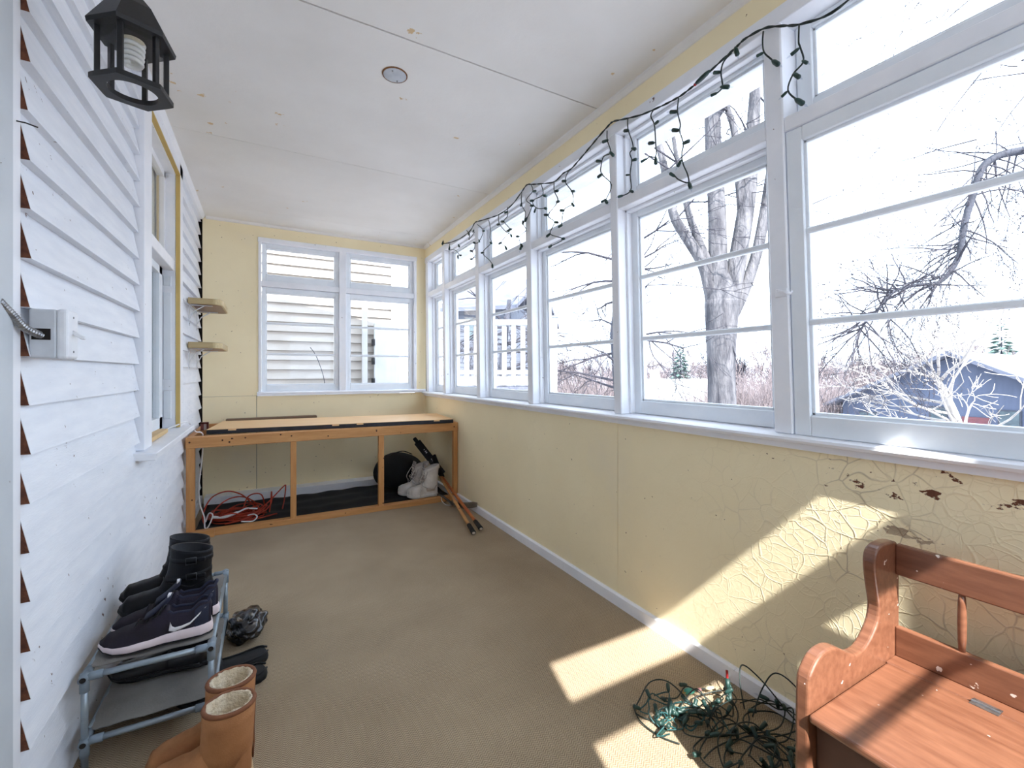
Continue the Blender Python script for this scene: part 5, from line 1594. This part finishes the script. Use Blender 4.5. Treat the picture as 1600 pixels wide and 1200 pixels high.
# low white-roofed house
wh = thing('white_house', 'low white house with pale shingle roof beyond the forked tree', 'house', (24.5, 21, -3.4))
whm = M('white_house_wall', (214, 214, 212), (202, 202, 200), 4, .8)
A, B = Vector((21.0, 22.6, .68)), Vector((25.9, 19.9, .68))
ax = (B - A).normalized()
nn = Vector((ax.y, -ax.x, 0))
if nn.dot(Vector((-1, -1, 0))) < 0:
    nn = -nn
def whp(s, n_, z):
    p = A + ax * s + nn * n_
    return (p.x, p.y, z)
Lh = (B - A).length
rfm = M('pale_shingle', (200, 204, 200), (184, 190, 188), 9, .9)
m_ = MB()
for sg_ in (1, -1):
    m_ = MB()
    m_.add([whp(-.2, 0, .68), whp(Lh + .3, 0, .68), whp(Lh + .3, sg_ * 2.6, -1.35), whp(-.2, sg_ * 2.6, -1.35), whp(-.2, 0, .54), whp(Lh + .3, 0, .54), whp(Lh + .3, sg_ * 2.6, -1.49), whp(-.2, sg_ * 2.6, -1.49)], [(0, 1, 2, 3), (7, 6, 5, 4), (0, 4, 5, 1), (1, 5, 6, 2), (2, 6, 7, 3), (3, 7, 4, 0)])
    m_.build('roof', rfm, wh)
pf = [(-2.3, -3.8), (2.3, -3.8), (2.3, -1.25), (0, .52), (-2.3, -1.25)]
MB().add([whp(0, a, z) for a, z in pf] + [whp(Lh, a, z) for a, z in pf], [(0, 1, 2, 3, 4), (9, 8, 7, 6, 5)] + [(i, i + 5, (i + 1) % 5 + 5, (i + 1) % 5) for i in range(5)]).build('walls', whm, wh)
MB().add([whp(s, a, z) for s in (1.9, 2.4) for a in (-.2, .25) for z in (.4, 1.28)], [(0, 1, 3, 2), (4, 6, 7, 5), (0, 4, 5, 1), (2, 3, 7, 6), (0, 2, 6, 4), (1, 5, 7, 3)]).build('chimney', whm, wh)

# ------------------------------------------------------------------ neighbour's lapped wall seen through the end windows
YN2 = 5.7
beige = M('beige_siding', (202, 195, 186), (192, 184, 174), 4, .75)
nb = thing('neighbour_shed', 'pale beige lapped shed wall close behind the end windows', 'shed', (0, 5.9, -1.5))
MB().box(-2.2, 1.50, YN2 + .02, YN2 + .9, -1.6, 3.2).build('core', beige, nb)
z = .93
while z < 3.2:
    MB().prism([(YN2 + .02, z), (YN2 - .020, z), (YN2 + .008, z + .104), (YN2 + .02, z + .104)], 'x', -2.2, 1.44).build('lap_board', beige, nb)
    z += .1085
MB().box(1.40, 1.50, YN2 - .02, YN2 + .92, -1.6, 3.2).build('corner_board', whm, nb)
MB().box(-2.2, 1.50, YN2 - .03, YN2 + .02, .80, .925).build('skirt', whm, nb)
MB().prism([(5.5, 3.2), (6.7, 3.2), (6.7, 3.3), (5.5, 3.3)], 'x', -2.3, 1.6).build('roof', rm, nb)
po = MB().box(1.035, 1.092, YN2 - .10, YN2 - .045, -1.5, 1.90)
tag(po.build('white_post', whm), 'white post standing in front of the beige lapped wall', 'post')
pd = thing('shed_door', 'white open board door leaning beside the white post outside', 'door', (1.3, 5.6, -1.5))
MB().box(1.175, 1.455, YN2 - .09, YN2 - .05, -1.4, 1.72).build('leaf', whm, pd, bevel=.004)
for z in (1.0, 1.25, 1.48):
    MB().box(1.15, 1.18, YN2 - .10, YN2 - .045, z - .04, z + .04).build('hinge', black_metal, pd)
ty = MB().tube(spline([(.62, 5.52, .6), (.60, 5.53, 1.0), (.52, 5.54, 1.28), (.45, 5.55, 1.40)], 6), .004, 6)
tag(ty.build('dry_stalk', twig_m), 'single dry stalk bending in front of the beige lapped wall', 'plant')

# ------------------------------------------------------------------ neighbour's deck railing
dk = thing('deck_railing', 'white picket deck railing outside the corner side windows', 'railing', (3.3, 6.7, -1.5))
A, B = Vector((2.30, 7.18, 0)), Vector((4.16, 6.155, 0))
ax = (B - A).normalized()
pr_ = Vector((-ax.y, ax.x, 0))
Ld = (B - A).length
def dbox(m_, s0, s1, w0, w1, z0, z1):
    vs = []
    for s in (s0, s1):
        for w_ in (w0, w1):
            for z_ in (z0, z1):
                p = A + ax * s + pr_ * w_
                vs.append((p.x, p.y, z_))
    return m_.add(vs, [(0, 1, 3, 2), (4, 6, 7, 5), (0, 4, 5, 1), (2, 3, 7, 6), (0, 2, 6, 4), (1, 5, 7, 3)])
dbox(MB(), 0, Ld, -.05, .05, 1.90, 1.985).build('top_rail', whm, dk, bevel=.004)
dbox(MB(), 0, Ld, -.03, .03, 1.08, 1.15).build('bottom_rail', whm, dk, bevel=.004)
k = 0
while .06 + k * .155 < Ld - .08:
    s = .06 + k * .155
    dbox(MB(), s, s + .075, -.014, .014, 1.06, 1.93).build('picket', whm, dk)
    k += 1
dbox(MB(), Ld - .01, Ld + .09, -.05, .05, -1.6, 2.02).build('end_post', whm, dk, bevel=.005)
dbox(MB(), Ld - .03, Ld + .11, -.07, .07, 2.02, 2.05).build('post_cap', M('post_cap_grey', (120, 128, 136)), dk)
dbox(MB(), 0, Ld, -.02, 2.2, .90, 1.03).build('deck_floor', whm, dk)
dbox(MB(), 0, Ld, .0, .04, .72, .88).build('skirt_board', M('deck_skirt_grey', (104, 108, 122), (86, 90, 104), 20), dk)
# pale gabled house beyond the deck
nh = thing('pale_gable_house', 'pale sided house with grey roof rising behind the deck railing', 'house', (6.5, 15, -3))
def nhp(px, dist, z):
    q = at_px(px, dist)
    return (q.x, q.y, z)
c0, c1 = Vector(nhp(700, 15, 0)), Vector(nhp(798, 14.2, 0))
bx_ = (c1 - c0).normalized()
pn_ = Vector((-bx_.y, bx_.x, 0))
def q8(s0, s1, w0, w1, z0, z1):
    return [tuple(c0 + bx_ * s + pn_ * w_ + Vector((0, 0, z_))) for s in (s0, s1) for w_ in (w0, w1) for z_ in (z0, z1)]
F8 = [(0, 1, 3, 2), (4, 6, 7, 5), (0, 4, 5, 1), (2, 3, 7, 6), (0, 2, 6, 4), (1, 5, 7, 3)]
Lq = (c1 - c0).length
nhm = M('grey_house_wall', (104, 108, 118), (92, 96, 106), 4, .8)
MB().add(q8(0, Lq, 0, 6, -3.2, 3.3), F8).build('walls', nhm, nh)
for k in range(16):
    MB().add(q8(-.02, Lq + .02, -.03, 0, 1.0 + k * .145, 1.0 + k * .145 + .13), F8).build('lap_board', nhm, nh)
MB().add(q8(Lq * .30, Lq * .42, -.05, 0, 2.2, 2.9), F8).build('window', wg, nh)
e0 = [c0 + bx_ * s + pn_ * w_ + Vector((0, 0, z_)) for s in (-.3, Lq + .3) for w_, z_ in ((-.4, 3.2), (3, 4.7), (6.4, 3.2), (6.4, 3.08), (3, 4.56), (-.4, 3.08))]
MB().add([tuple(p) for p in e0], [(0, 1, 7, 6), (1, 2, 8, 7), (2, 3, 9, 8), (3, 4, 10, 9), (4, 5, 11, 10), (5, 0, 6, 11), (0, 5, 4, 1), (1, 4, 3, 2), (6, 7, 10, 11), (7, 8, 9, 10)]).build('roof', rm, nh)
# bare tree beside that house
random.seed(17)
for nm, px, dist, h, lab in (('bare_tree', 790, 10.5, 6.5, 'leafless tree standing between the deck railing and the pale gabled house'), ('bare_tree', 968, 9.5, 7.5, 'leafless tree whose hanging twigs show beside the deck post')):
    q = at_px(px, dist)
    t = thing(nm, lab, 'tree', (q.x, q.y, ground_z(q.x, q.y)), local=True)
    MB().tube([(0, 0, -.2), (.1, .05, h * .3), (-.05, .1, h * .55), (.1, 0, h * .8)], [.15, .12, .09, .05], 8).build('trunk', bark_blue, t, True)
    m_ = MB()
    for k in range(16):
        a = random.uniform(0, 6.28)
        grow(m_, Vector((0, .05, h * random.uniform(.35, .8))), Vector((math.cos(a), math.sin(a), random.uniform(-.25, .7))).normalized(), random.uniform(1.0, 1.9), .03, 3, 5, .75, -.10 if nm else 0, 3, .005)
    o = m_.build('twigs', twig_m, t)
    o['kind'] = 'stuff'
